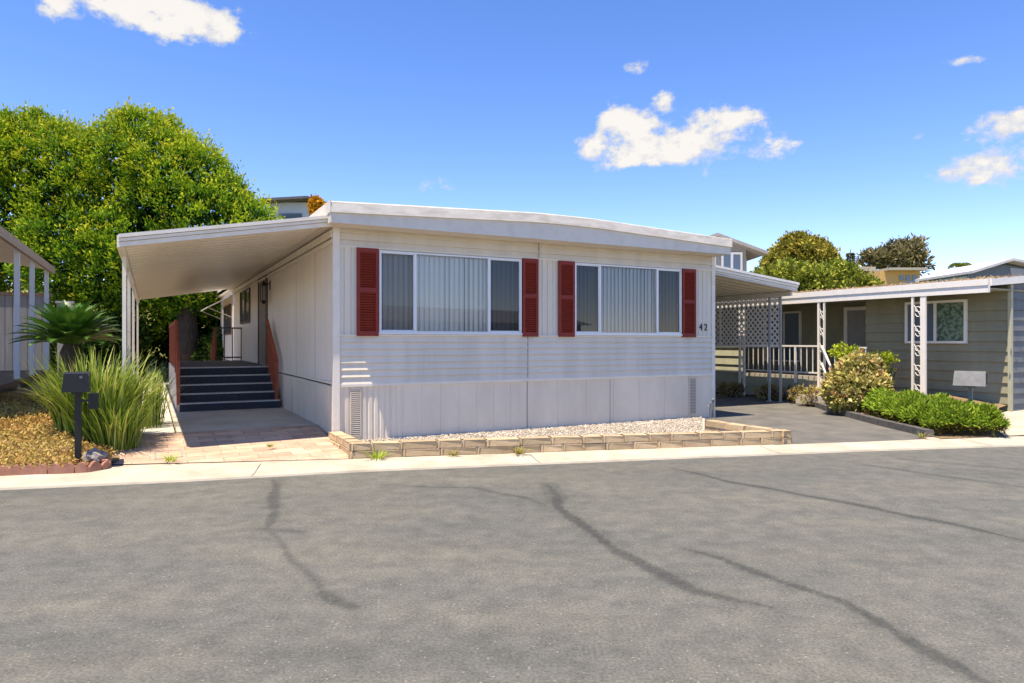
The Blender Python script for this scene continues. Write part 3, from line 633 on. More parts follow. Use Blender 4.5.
    fs.box(-.06,-.036,.02,y1,3.02,3.12); fs.box(-.045,-.012,.02,y1,2.94,2.99)
    fs.build('canopy_fascia',M['trim'],can)
    for yy in (.85,3.1,6.4,11.8):
        p=B(); p.box(xo-.024,xo+.024,yy-.024,yy+.024,.20,2.69); p.box(xo-.05,xo+.05,yy-.05,yy+.05,.205,.217); p.build('post',M['trim'],can)
    # carport on the right
    x0,x1=W+.04,11.07; y0,y1=1.2,9.6; zi,zo=3.30,2.90
    cp=B(); z=lambda x:zi+(zo-zi)*(x-x0)/(x1-x0)
    cp.add([(x0,y0,zi-.19),(x1,y0,zo-.19),(x1,y1,zo-.19),(x0,y1,zi-.19),(x0,y0,zi-.15),(x1,y0,zo-.15),(x1,y1,zo-.15),(x0,y1,zi-.15)],[(0,1,2,3),(7,6,5,4),(4,5,1,0),(5,6,2,1),(6,7,3,2),(7,4,0,3)])
    for q in range(1,28): cp.bar((x0,y0+q*.305,zi-.196),(x1-.02,y0+q*.305,zo-.196),.04,.014)
    car=cp.build('carport_roof',M['siding'],H)
    fs=B()
    for (t0,t1,yy) in ((0,.055,-.06),(.062,.118,-.03),(.126,.2,.0)):
        fs.add([(x0,y0+yy,zi-t1),(x1+.03,y0+yy,zo-t1),(x1+.03,y0+.06,zo-t1),(x0,y0+.06,zi-t1),(x0,y0+yy,zi-t0),(x1+.03,y0+yy,zo-t0),(x1+.03,y0+.06,zo-t0),(x0,y0+.06,zi-t0)],[(0,1,2,3),(7,6,5,4),(4,5,1,0),(5,6,2,1),(6,7,3,2),(7,4,0,3)])
    fs.box(x1-.02,x1+.05,y0+.062,y1,zo-.2,zo); fs.build('carport_fascia',M['white'],car)
    bm_=B(); bm_.box(10.99,11.05,y0+.1,y1,zo-.30,zo-.195); bm_.build('carport_beam',M['fascia'],car)
    for yy in (1.62,1.95,4.7,7.5): 
        p=B(); p.box(11.0,11.045,yy-.022,yy+.022,.06,zo-.30); p.box(10.98,11.10,yy-.06,yy+.06,.056,.07); p.build('post',M['postgrey'],car)
    lt=B(); ya,yb,za,zb=1.66,7.46,1.40,zo-.31; sp=.15; wd=.040; X=11.04
    k0=int((ya-zb)/sp)-1; k1=int((yb+zb)/sp)+2
    for sgn,xx in ((1,X-.006),(-1,X+.006)):
        for i in range(int(-(zb-za)/sp)-1,int((yb-ya)/sp)+1):
            # line y = ya+i*sp + t (sgn), z from za
            s0=ya+i*sp; 
            if sgn>0: t0=max(0,ya-s0); t1=min(zb-za,yb-s0); a=(xx,s0+t0,za+t0); c2=(xx,s0+t1,za+t1)
            else: t0=max(0,ya-s0); t1=min(zb-za,yb-s0); a=(xx,s0+t0,zb-t0); c2=(xx,s0+t1,zb-t1)
            if t1-t0>.03: lt.bar(a,c2,.006,wd) if False else lt.obox(((xx),(a[1]+c2[1])/2,(a[2]+c2[2])/2),(0,c2[1]-a[1],c2[2]-a[2]),(1,0,0),(0,-(c2[2]-a[2]),c2[1]-a[1]),math.hypot(c2[1]-a[1],c2[2]-a[2])/2,.004,wd/2)
    for zq in (za,2.50,zb): lt.box(X-.014,X+.014,ya,yb,zq-.02,zq+.02)
    for yq in (3.6,5.5): lt.box(X-.014,X+.014,yq-.025,yq+.025,za+.02,2.48)
    lt.build('lattice_screen',M['white'],car)
build_home()

# entry steps
def build_steps():
    S=lot_empty('entry_steps',-.95,4.3,.2,'dark carpeted entry steps with rust red railings under the white canopy','steps'); B=lambda: MB((-.95,4.3,.2))
    x0,x1=-1.88,-.06; n=5; rise=.158; tr=.28
    d=B()
    for i in range(n-1): d.box(x0+.02,x1,4.3+i*tr+.012,4.3+(i+1)*tr+.012,.206+(i+1)*rise-.02,.206+(i+1)*rise-.002)
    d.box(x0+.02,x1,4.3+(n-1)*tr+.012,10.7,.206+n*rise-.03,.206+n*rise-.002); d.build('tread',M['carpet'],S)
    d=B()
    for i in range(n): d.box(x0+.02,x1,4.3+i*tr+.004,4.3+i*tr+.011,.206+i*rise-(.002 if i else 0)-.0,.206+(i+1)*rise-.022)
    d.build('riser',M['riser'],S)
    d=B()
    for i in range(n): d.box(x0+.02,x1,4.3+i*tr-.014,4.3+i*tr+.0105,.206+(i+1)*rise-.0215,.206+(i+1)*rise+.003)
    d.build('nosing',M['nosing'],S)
    pr=[(4.3,.2)]
    for i in range(n): pr+=[(4.3+i*tr+.003,.206+(i+1)*rise-.024),(4.3+(i+1)*tr,.206+(i+1)*rise-.024)]
    pr=pr[:-1]+[(10.7,.206+n*rise-.032),(10.7,.2)]
    d=B(); k=len(pr); d.add([(x0-.02,y,z) for y,z in pr]+[(x0+.02,y,z) for y,z in pr],[tuple(range(k)),tuple(range(k,2*k))[::-1]]+[(i,k+i,k+(i+1)%k,(i+1)%k) for i in range(k)]); d.build('side_panel',M['stepside'],S)
    zd=.206+n*rise
    def rail(x,pts_top,bal,name='railing'):
        r=B()
        for a,c in zip(pts_top[:-1],pts_top[1:]): r.bar((x,)+a,(x,)+c,.05,.06)
        for y,zb,zt in bal: r.box(x-.014,x+.014,y-.022,y+.022,zb,zt)
        return r
    def zst(y): return .206+min(n,max(0,math.floor((y-4.3)/tr)+1))*rise
    def ztop(y): 
        if y>5.45: return zd+.92
        return zd+.92-(5.45-y)*.70
    bal=[(y,zst(y),ztop(y)-.03) for y in np.arange(4.36,10.7,.14)]
    r=rail(x0+.0,[(4.33,ztop(4.33)),(5.45,zd+.92),(10.6,zd+.92)],[(y,zb,zt) for y,zb,zt in bal]); r.box(x0-.03,x0+.03,4.33,4.39,.206,ztop(4.36)); r.box(x0-.03,x0+.03,5.42,5.48,zd-.1,zd+.95); r.build('railing',M['rust'],S)
    r=rail(x1-.06,[(4.33,ztop(4.33)),(5.6,zd+.98)],[(y,zb,zt) for y,zb,zt in bal if y<5.6]); r.box(x1-.09,x1-.03,4.33,4.39,.206,ztop(4.36)); r.build('railing',M['rust'],S)
    r=B(); yb=10.72
    r.bar((-.75,yb,zd+.9),(x1,yb,zd+.9),.04,.04); r.bar((-.75,yb,zd+.08),(x1,yb,zd+.08),.04,.04)
    for x in (-.73,-.52,-.31,x1-.02): r.box(x-.014,x+.014,yb-.014,yb+.014,zd,zd+.9)
    r.build('guard_rail',M['brown'],S)
    r=rail(-.75,[(10.75,zd+.9),(12.3,zd+.05)],[(y,.206,zd+.9-(y-10.75)*.55) for y in np.arange(10.8,12.3,.15)]); r.build('railing',M['rust'],S)
build_steps()

# ------------------------------------------------------------------ stone planter with gravel
def build_planter():
    Pt=lot_empty('stone_planter',2.9,-2.1,.05,'low two-course tan stone planter border edging the gravel bed','planter border'); ox=(2.9,-2.1,.05)
    path=[(-.02,-.06),(-.02,-1.26),(5.74,-2.93),(5.70,-1.5)]; b=MB(ox); c=MB(ox)
    for course,(z0,z1) in enumerate(((.05,.142),(.146,.24))):
        for si,(p,q) in enumerate(zip(path[:-1],path[1:])):
            p=Vector(p);q=Vector(q);d=(q-p);L=d.length;d/=L;nr=Vector((d.y,-d.x)); s=(-.11 if si>0 else 0); end=L+(.11 if si<2 else 0)
            s+=(.2 if course else 0)*(si==1)*0
            while s<end-.02:
                l=random.uniform(.26,.50); e=min(end,s+l); 
                if end-e<.12: e=end
                g=.002+random.random()*.003; wv=.095+random.uniform(-.006,.006); off=random.uniform(-.010,.010)+(.012 if course==0 else 0)
                cc=p+d*(s+e)/2+nr*off; zt=random.uniform(-.006,.006)
                ax=(d.x,d.y,random.uniform(-.012,.012)); hx=(e-s)/2-g; hy=wv; hz=(z1-z0)/2-random.uniform(.000,.002)
                # stone with knocked-off corners
                base=Vector((cc.x,cc.y,(z0+z1)/2+zt*.4)); A=Vector(ax).normalized(); Nn=Vector((nr.x,nr.y,0)); U=Vector((0,0,1)); vs=[]
                for sz in (-1,1):
                    for sx_,sy_ in ((-1,-1),(1,-1),(1,1),(-1,1)):
                        ch=.012+random.random()*.012
                        for kx,ky in (((1,0),(0,1)) if sx_*sy_>0 else ((0,1),(1,0))):
                            pnt=base+A*sx_*(hx-ch*kx)+Nn*sy_*(hy-ch*ky*.6)+U*sz*(hz-(random.random()*.006))
                            vs.append(tuple(pnt))
                b.add(vs,[tuple(range(7,-1,-1)),tuple(range(8,16))]+[(i,(i+1)%8,8+(i+1)%8,8+i) for i in range(8)])
                s=e
    b.build('stone_course',M['stone'],Pt)
    for si,(p,q) in enumerate(zip(path[:-1],path[1:])):
        p=Vector(p);q=Vector(q);d=(q-p).normalized();nr=Vector((d.y,-d.x)); c.obox(((p.x+q.x)/2,(p.y+q.y)/2,.135),(d.x,d.y,0),(nr.x,nr.y,0),(0,0,1),(q-p).length/2,.07,.085)
    c.build('mortar',M['gravelbed'],Pt)
    inner=[(.06,-.01),(.06,-1.2),(5.64,-2.83),(5.62,-1.5),(6.95,-.12),(6.95,-.01)]
    sheet('gravel_base',[WL(*p) for p in inner],.062,M['gravelbed'])
    # pebbles: squashed octahedra
    n=22000; pts=[]
    while len(pts)<n:
        x=rng.uniform(.06,7.2,4000); y=rng.uniform(-2.9,-.01,4000); k=(x-.06)/(5.64); lo=-1.2+k*(-1.63); lo2=np.where(x>5.61,-1.45+(x-5.61)*1.05,lo)
        ok=(y>lo2); pts+=list(zip(x[ok],y[ok]))
    P=np.array(pts[:n]); Wx=P0[0]+P[:,0]*E1[0]+P[:,1]*E2[0]; Wy=P0[1]+P[:,0]*E1[1]+P[:,1]*E2[1]
    c=np.stack([Wx,Wy,.068+rng.random(n)*.02],1); r=rng.uniform(.007,.018,n)[:,None,None]
    base=np.array([(1,0,0),(.1,1,.1),(-1,.1,0),(0,-1,-.1),(0,0,.7),(0,0,-.7)])[None]+rng.normal(size=(n,6,3))*.22
    a=rng.random(n)*6.28; R=np.stack([np.stack([np.cos(a),-np.sin(a)],1),np.stack([np.sin(a),np.cos(a)],1)],1)
    base[:,:,:2]=np.einsum('nij,nkj->nki',R,base[:,:,:2]); V=(c[:,None,:]+base*r).reshape(-1,3)
    f=np.array([(0,1,4),(1,2,4),(2,3,4),(3,0,4),(1,0,5),(2,1,5),(3,2,5),(0,3,5)]); F=(np.arange(n)[:,None,None]*6+f[None]).reshape(-1,3)
    tag(arr_mesh('gravel',V,F,M['gravel']),'pale gravel chips filling the bed below the white house front','gravel',kind='stuff')
    # standpipe at the right end of the bed
    s=lot_empty('standpipe',6.98,-.28,.12,'short grey standpipe at the right corner of the white house','pipe'); t=MB((6.98,-.28,.12))
    t.tube([(6.93,-.28,.1),(6.93,-.28,.36)],.018,8); t.tube([(7.02,-.26,.1),(7.02,-.26,.42),(7.0,-.27,.44)],.02,8); t.build('pipe',M['galv'],s)
    t=MB((6.98,-.28,.12)); t.tube([(6.93,-.28,.36),(6.93,-.28,.39)],.028,8); t.bar((6.90,-.28,.33),(6.86,-.3,.31),.02); t.build('valve',M['hydrant'],s)
build_planter()

# ------------------------------------------------------------------ trees and plants
def tree(name,loc,label,blobs,trunk,leafm,n,per,rad,L,Wd,tm=.5,ts=.2,fill=0,group=None,up=.35,spread=.8,limbs=6,zmin=-9,fillL=None,shell=(.86,1.05),tip=.12,zt=0.0):
    T=empty(name,loc,0,label,'tree',group)
    b=MB(); h,r=trunk; b.tube([(0,0,-.1),(.06,.0,h*.35),(-.04,.05,h*.7),(0,0,h)],[r*1.5,r,r*.85,r*.7],10)
    for i in range(limbs):
        c=blobs[i%len(blobs)][0]; a=Vector((0,0,h*random.uniform(.55,.98))); e=Vector(c)+Vector((random.uniform(-.5,.5),random.uniform(-.5,.5),random.uniform(-.3,.5))); m_=(a+e)/2+Vector((random.uniform(-.3,.3),random.uniform(-.3,.3),-.2))
        b.tube([a,m_,e],[r*.5,r*.32,r*.1],7)
    b.build('trunk',M['bark'],T,smooth=True)
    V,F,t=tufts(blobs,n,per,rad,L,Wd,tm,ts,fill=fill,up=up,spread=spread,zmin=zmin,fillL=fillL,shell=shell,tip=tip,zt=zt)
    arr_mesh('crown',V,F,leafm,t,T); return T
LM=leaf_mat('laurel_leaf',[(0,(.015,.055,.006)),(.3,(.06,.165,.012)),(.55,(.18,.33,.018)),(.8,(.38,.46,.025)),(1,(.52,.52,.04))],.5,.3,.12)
# big clipped laurel behind the home: positions are relative to its trunk at (-12.2, 25.2)
def px_blob(u,v,Y,ru,rv,ry,base):
    k=Y/683; return ((( u-512)*k-base[0],Y-base[1],HC+(341.5-v)*k-base[2]),(ru*k,ry,rv*k))
bt=(-12.2,25.6,.1)
bl=[px_blob(q[0],q[1]+12,*q[2:],bt) for q in ((10,190,27,66,74,2.4),(45,165,27.5,52,54,2.4),(100,185,27.5,70,66,2.8),(150,168,27.5,56,58,2.6),(185,195,27.2,54,66,2.6),(215,222,27,42,58,2.2),(245,222,27,32,32,1.7),(-30,210,27,50,90,2.4),
    (85,245,26,60,52,2.2),(125,250,26,66,50,2.2),(190,262,26.2,52,44,2.0),(35,120,27.5,26,14,1.4),(150,118,27.5,28,12,1.5),(130,300,26.6,60,28,1.8))]
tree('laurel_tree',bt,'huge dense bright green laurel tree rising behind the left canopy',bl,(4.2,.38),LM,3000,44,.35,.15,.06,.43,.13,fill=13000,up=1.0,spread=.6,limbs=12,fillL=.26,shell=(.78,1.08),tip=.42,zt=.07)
# dark shrubs below it
SH=leaf_mat('shade_leaf',[(0,(.008,.025,.005)),(.5,(.03,.07,.012)),(1,(.10,.16,.02))],.55,.2,.1)
for i,(x,y,r,h,lab) in enumerate(((-15.2,25.0,1.7,1.7,'dark shrub under the laurel tree just left of its trunk'),(-10.3,25.9,1.5,1.6,'dark shrub under the laurel tree right of its trunk'),(-18.6,24.6,2.0,1.9,'dark shrub under the laurel tree beside the grey fence'),(-12.6,28.6,2.4,2.4,'dark tall shrub behind the laurel trunk'))):
    s=empty('shrub',(x,y,.0),0,lab,'shrub','dark shrubs under the laurel'); t=MB()
    for k in range(6): an=k*1.05; t.tube([(0,0,0),(math.cos(an)*r*.5,math.sin(an)*r*.5,h*.9)],[.05,.015],5)
    t.build('stem',M['bark'],s)
    V,F,tt=tufts([((0,0,h*.6),(r,r*.8,h*.65)),((r*.4,0,h*.9),(r*.6,r*.5,h*.5))],420,16,.25,.16,.07,.4,.2,fill=1500,zmin=.02); arr_mesh('foliage',V,F,SH,tt,s)
# right hand tree: dark crown over a paler skirt
RT=leaf_mat('olive_leaf',[(0,(.07,.07,.012)),(.4,(.24,.22,.035)),(.7,(.40,.36,.055)),(1,(.48,.34,.09))],.6,.2,.1)
b2=(18.3,43.0,2.0)
bl=[px_blob(*q,b2) for q in ((798,258,43,24,18,2),(778,263,43,12,9,1.5),(818,260,43,14,13,1.8),(797,244,43,14,8,1.2),(813,248,43,10,7,1.2))]
tree('olive_tree',b2,'round dark olive tree standing behind the carport roof',bl,(2.8,.2),RT,900,14,.25,.22,.10,.45,.22,fill=2500,fillL=.35)
b3=(18.6,38.5,1.2)
bl=[px_blob(*q,b3) for q in ((766,279,38.5,14,9,1.6),(788,275,38.5,16,11,1.8),(812,281,38.5,17,11,1.8),(836,277,38.5,16,12,1.8),(856,286,38.5,14,8,1.5),(870,291,38.5,9,6,1.2),(815,292,38.5,58,10,1.8))]
LG=leaf_mat('lime_leaf',[(0,(.06,.09,.012)),(.5,(.22,.27,.035)),(1,(.40,.42,.07))],.55,.25,.1)
s=empty('bush',b3,0,'wide pale green bush spreading below the dark olive tree','shrub'); t=MB()
for k in range(8): t.tube([(0,0,-.5),(math.cos(k*.8)*2,math.sin(k*.8)*.8,2.5)],[.08,.02],5)
t.build('stem',M['bark'],s); V,F,tt=tufts(bl,900,14,.26,.22,.10,.55,.2,fill=2000,fillL=.35); arr_mesh('foliage',V,F,LG,tt,s)
DK=leaf_mat('far_dark_leaf',[(0,(.06,.062,.025)),(.5,(.19,.175,.075)),(1,(.36,.29,.15))],.6,.15,.1)
b4=(50,88,3.5)
bl=[px_blob(*q,b4) for q in ((890,258,88,11,10,3),(905,256,88,10,13,3),(878,260,88,8,7,2.5),(917,263,88,6,9,2),(868,260,88,5,6,2),(911,247,88,5,6,2),(897,248,88,5,5,2))]
tree('pine_tree',b4,'ragged dark tree far off above the ochre house',bl,(7,.3),DK,300,11,.6,.6,.2,.45,.25,fill=350,fillL=.9,up=.9,spread=.6)
b5=(43.6,88,4)
T=empty('conifer',b5,0,'thin distant conifer tip left of the ochre house','tree'); t=MB(); t.tube([(0,0,0),(0,0,9.4)],[.2,.04],6); t.build('trunk',M['bark'],T)
nn=900; z=rng.random(nn)*6+3; rr=(9.6-z)*.13+.1; a=rng.random(nn)*6.28; P=np.stack([np.cos(a)*rr*rng.random(nn),np.sin(a)*rr*rng.random(nn),z],1); V,F,tt=leaves(P,np.stack([np.cos(a),np.sin(a),-.2+0*a],1),.5,.18,rng.random(nn)*.5); arr_mesh('crown',V,F,DK,tt,T)
# distant palm tip above the blue gable house
b6=(52.5,80,3); T=empty('palm_tree',b6,0,'small distant palm top above the white roof of the blue house','tree'); t=MB(); t.tube([(0,0,0),(0,0,7.4)],[.25,.2],7); t.build('trunk',M['bark'],T)
nn=700; a=rng.random(nn)*6.28; q=rng.random(nn); P=np.stack([np.cos(a)*q*1.0,np.sin(a)*q*1.0,7.3+q*1.0-q*q*1.2+rng.random(nn)*.3],1); V,F,tt=leaves(P,np.stack([np.cos(a),np.sin(a),-.4+0*a],1),.4,.08,rng.random(nn)*.7); arr_mesh('crown',V,F,LG,tt,T)
# orange flowering shrub by the hillside house
OR=leaf_mat('orange_bloom',[(0,(.13,.10,.02)),(.4,(.45,.22,.02)),(1,(.75,.38,.02))],.6,.25,.1)
b7=(-9.5,33.5,3.4); s=empty('flowering_shrub',b7,0,'orange flowering shrub in front of the pale hilltop house','shrub'); t=MB(); t.tube([(0,0,-.5),(0,0,4.2)],[.12,.05],6); t.build('stem',M['bark'],s)
bl=[px_blob(*q,b7) for q in ((316,206,33.5,6,9,.4),(325,211,33.5,6,6,.4),(320,220,33.5,8,10,.5))]; V,F,tt=tufts(bl,260,12,.10,.12,.06,.6,.28,fill=200); arr_mesh('foliage',V,F,OR,tt,s)

# strap-leaved clump by the mailbox
STRAP=leaf_mat('strap_leaf',[(0,(.03,.065,.010)),(.35,(.10,.18,.02)),(.65,(.25,.36,.04)),(1,(.50,.50,.14))],.45,.25,.3)
def strap_clump(name,loc,label,n,h,spread,width,groups=None,category='plant',mt=None,core=.3,tm=.5,parent=None):
    V=[];F=[];T=[];k=0; seg=7
    for i in range(n):
        a=random.random()*6.28; rad=core*math.sqrt(random.random()); b0=Vector((math.cos(a)*rad,math.sin(a)*rad,0)); a2=a+random.uniform(-.7,.7)
        L=h*random.uniform(.75,1.25); lean=random.random()**.8*spread; d=Vector((math.cos(a2),math.sin(a2),0)); sd=Vector((-d.y,d.x,0)); w=width*random.uniform(.6,1.2); droop=random.uniform(.1,.75); ti=min(1,max(0,random.gauss(tm,.27)))
        for j in range(seg+1):
            t=j/seg; p=b0+d*(lean*t*t*.9+lean*.35*t)+Vector((0,0,1))*(L*(t-droop*.55*t**2.6)); ww=w*(1-t**2.2)*(.6+.4*min(1,t*4))+.0008
            tw=sd*math.cos(t*.9)+Vector((0,0,1))*math.sin(t*.9)*.25
            V+= [tuple(p-tw*ww),tuple(p+tw*ww)]; T+=[ti+.15*t]*2
        for j in range(seg): F.append((k+2*j,k+2*j+1,k+2*j+3,k+2*j+2))
        k+=2*(seg+1)
    o=arr_mesh(name,V,F,mt or STRAP,T,parent)
    if not parent: o.location=loc; tag(o,label,category)
    return o
o=strap_clump('strap_leaf_plant',(-5.55,9.12,.27),'tall clump of arching green strap leaves behind the black mailbox',860,1.06,.52,.019,core=.44)
strap_clump('strap_leaf_plant',(-5.12,8.85,.14),'low straggling tuft of strap leaves at the paver edge beside the walkway',420,.72,.42,.009,core=.27,tm=.45)
strap_clump('strap_leaf_plant',(-5.78,10.5,.2),'loose strap-leaved tuft growing against the canopy posts',330,.95,.4,.010,core=.4,tm=.62)
# sago palm
def sago():
    loc=(-6.88,10.65,.34); T=empty('sago_palm',loc,0,'dark green sago palm with a crown of stiff fronds beside the left deck','palm'); b=MB()
    b.tube([(0,0,0),(0,0,.5),(0,0,1.0),(0,0,1.18)],[.17,.16,.15,.08],10)
    b.build('trunk',M['bark'],T)
    GL=leaf_mat('sago_leaf',[(0,(.015,.06,.010)),(.5,(.055,.15,.02)),(1,(.14,.26,.035))],.4,.1,.4)
    V=[];F=[];Tn=[];k=0
    for i in range(84):
        a=i*2.39996; tier=i/84; el0=1.5-tier*1.2; L=random.uniform(.66,.84); d=Vector((math.cos(a),math.sin(a),0)); sd=Vector((-d.y,d.x,0)); pos=Vector((0,0,1.12))+d*.05; el=el0; tint=random.uniform(.3,.8)
        N=30
        for j in range(N):
            dr=d*math.cos(el)+Vector((0,0,1))*math.sin(el); up=-d*math.sin(el)+Vector((0,0,1))*math.cos(el); nxt=pos+dr*(L/N)
            t=j/N; ll=.17*math.sin(math.pi*min(1,.15+t*.85))**.7*(1 if t<.9 else .6)
            for s in (-1,1):
                if t<.1: continue
                bd=(sd*s*.85+dr*.55+up*.28).normalized(); w=dr*.019
                V+=[tuple(pos-w),tuple(pos+w),tuple(pos+bd*ll)]; F.append((k,k+1,k+2)); Tn+=[tint]*3; k+=3
            V+=[tuple(pos-sd*.006),tuple(pos+sd*.006),tuple(nxt)]; F.append((k,k+1,k+2)); Tn+=[tint+.2]*3; k+=3
            pos=nxt; el-=(1.0/N)*(.55+.5*t)
    arr_mesh('crown',V,F,GL,Tn,T)
sago()
# left bed: mound, ground cover, edging, rock
LB=[(-12,6.0),(-9,6.75),(-5.75,7.52),(-4.98,7.72),(-4.72,7.90),(-4.75,8.25),(-4.95,8.62),(-5.5,9.68),(-7.25,13.0),(-9.6,17.5),(-16,17.5),(-16,6)]
def lbz(x,y):
    d=min((y-(7.55+(x+5.7)*.24))/1.3,((-4.76-x)-(y-8.25)*.53)/.8); d=min(max(d,0),1); return .10+.22*(d*d*(3-2*d))+.26*min(max((y-8.5)/2.8,0),1)*(d*d*(3-2*d))
poly_fill('mulch_bed',LB,lbz,M['mulch'])
GC=leaf_mat('groundcover_leaf',[(0,(.22,.12,.05)),(.3,(.45,.26,.08)),(.6,(.55,.38,.12)),(.85,(.42,.37,.09)),(1,(.66,.52,.21))],.7,.2,.1)
n=52000; P=np.stack([rng.uniform(-9,-4.75,n),rng.uniform(6.6,11.8,n)],1); ok=(P[:,1]>7.60+(P[:,0]+5.7)*.24)&(P[:,0]<-4.84-np.maximum(P[:,1]-8.25,0)*.53)&(np.random.default_rng(3).random(n)>np.clip((P[:,1]-10.9)/1.0,0,.95)); P=P[ok]
clump=np.sin(P[:,0]*7+np.sin(P[:,1]*5)*1.3)*np.sin(P[:,1]*8+P[:,0]*2)*.5+.5
z=np.array([lbz(x,y) for x,y in P])+rng.random(len(P))*.07*(.4+clump); tn=np.clip(.45+.22*(clump-.5)+.25*np.sin(P[:,0]*1.7+2)*np.sin(P[:,1]*2.1)+rng.normal(0,.2,len(P)),0,1)
V,F,tt=leaves(np.stack([P[:,0],P[:,1],z],1),rng.normal(size=(len(P),3))*np.array([1,1,.6])+np.array([0,0,.35]),rng.uniform(.03,.06,len(P)),rng.uniform(.015,.03,len(P)),tn)
tag(arr_mesh('ground_cover',V,F,GC,tt),'yellowing dry ground cover over the left front bed','ground cover',kind='stuff')
def edging():
    b=MB(); pts=[(-9.2,6.62),(-5.75,7.45),(-5.05,7.63),(-4.80,7.72),(-4.69,7.86),(-4.74,8.02)]; P=[Vector(p) for p in pts]
    L=[0]
    for a,c in zip(P[:-1],P[1:]): L.append(L[-1]+(c-a).length)
    def at(s):
        for i in range(len(P)-1):
            if s<=L[i+1]: return P[i]+(P[i+1]-P[i])*((s-L[i])/(L[i+1]-L[i])),(P[i+1]-P[i]).normalized()
        return P[-1],(P[-1]-P[-2]).normalized()
    s=0; cell=.13; k=0
    while s<L[-1]-.02:
        ln=cell*4 if s<L[-1]-1.2 else cell*2; m=int(ln/cell*6); vs=[]; cnt=0
        for i in range(m+1):
            t=s+.004+(ln-.008)*i/m; p,d=at(min(t,L[-1])); nr=Vector((-d.y,d.x)); h=.045+.065*abs(math.sin(math.pi*((t-s)/cell)))
            for off in (-.032,.032):
                q=p+nr*off; vs+=[(q.x,q.y,.04),(q.x,q.y,.05+h)]
        fs=[]
        for i in range(m): a=4*i; c=4*(i+1); fs+=[(a,c,c+1,a+1),(a+2,a+3,c+3,c+2),(a+1,c+1,c+3,a+3)]
        fs+=[(0,1,3,2),(4*m,4*m+2,4*m+3,4*m+1)]; b.add(vs,fs); s+=ln
    tag(b.build('brick_edging',M['terracotta']),'scalloped terracotta edging along the front of the left bed','edging')
edging()
def rock(name,loc,r,label):
    import bmesh
    bm=bmesh.new(); bmesh.ops.create_icosphere(bm,subdivisions=3,radius=1)
    for v in bm.verts:
        n_=v.co.normalized(); k=1+.16*math.sin(n_.x*5+1)*math.sin(n_.y*4+2)+.1*math.sin(n_.z*9+n_.x*7); v.co=Vector((n_.x*r[0]*k,n_.y*r[1]*k,n_.z*r[2]*k))
    me=bpy.data.meshes.new(name); bm.to_mesh(me); bm.free(); me.materials.append(M['rock']); o=bpy.data.objects.new(name,me); col.objects.link(o); o.location=loc; tag(o,label,'rock')
rock('rock',(-4.86,7.96,.17),(.12,.10,.10),'rough grey rock at the foot of the black mailbox post')
# mailboxes
def mailboxes():
    R=math.radians(27); o=empty('mailbox',(-5.05,7.95,.17),R,'black mailbox on a square post in front of the strap leaves','mailbox')
    b=MB(); b.box(-.033,.033,-.033,.033,-.15,.80); b.box(-.05,.05,-.12,.03,.74,.78); b.build('post',M['black'],o)
    b=MB(); prof=[(-.21,.78),(.02,.78),(.02,.93),(-.02,1.0),(-.12,1.0),(-.21,.95)]
    k=len(prof); x0,x1=-.125,.125; b.add([(x0,y,z) for y,z in prof]+[(x1,y,z) for y,z in prof],[tuple(range(k)),tuple(range(k,2*k))[::-1]]+[(i,k+i,k+(i+1)%k,(i+1)%k) for i in range(k)])
    bx=b.build('box',M['black'],o)
    b=MB(); b.add([(-.138,-.235,.775),(.138,-.235,.775),(.118,-.228,.985),(-.118,-.228,.985),(-.138,-.212,.775),(.138,-.212,.775),(.118,-.212,.985),(-.118,-.212,.985)],[(0,1,2,3),(7,6,5,4),(0,4,5,1),(1,5,6,2),(2,6,7,3),(3,7,4,0)]); b.build('lid',M['black'],bx)
    b=MB(); b.obox((.05,-.2375,.945),(1,0,0),(0,1,.1),(0,-.1,1),.014,.002,.014); b.build('number_plate',M['galv'],bx)
    b=MB(); b.box(.10,.20,-.02,.13,.56,.74); b.bar((.03,0,.66),(.11,0,.66),.03); b.build('paper_holder',M['black'],o)
    # silver one
    o=empty('mailbox',(7.72,11.5,.28),math.radians(-42),'silver locking mailbox with a sloped face behind the clipped hedge','mailbox')
    b=MB(); b.box(-.03,.03,-.03,.03,-.05,.50); b.box(-.10,.10,-.06,.06,.47,.5); b.build('post',M['galv'],o)
    b=MB(); prof=[(-.15,.5),(.15,.5),(.15,.68),(.05,.735),(-.06,.735)]; k=len(prof); x0,x1=-.215,.215
    b.add([(x0,y,z) for y,z in prof]+[(x1,y,z) for y,z in prof],[tuple(range(k)),tuple(range(k,2*k))[::-1]]+[(i,k+i,k+(i+1)%k,(i+1)%k) for i in range(k)]); bx=b.build('box',M['galv'],o)
    b=MB(); b.add([(-.23,-.165,.50),(.23,-.165,.50),(.22,-.066,.745),(-.22,-.066,.745),(-.23,-.152,.50),(.23,-.152,.50),(.22,-.054,.742),(-.22,-.054,.742)],[(0,1,2,3),(7,6,5,4),(0,4,5,1),(1,5,6,2),(2,6,7,3),(3,7,4,0)]); b.build('door',M['galv'],bx)
    b=MB(); b.box(.222,.232,.0,.03,.52,.70); b.box(.232,.24,-.03,.06,.66,.72); b.build('flag',M['black'],bx)
mailboxes()
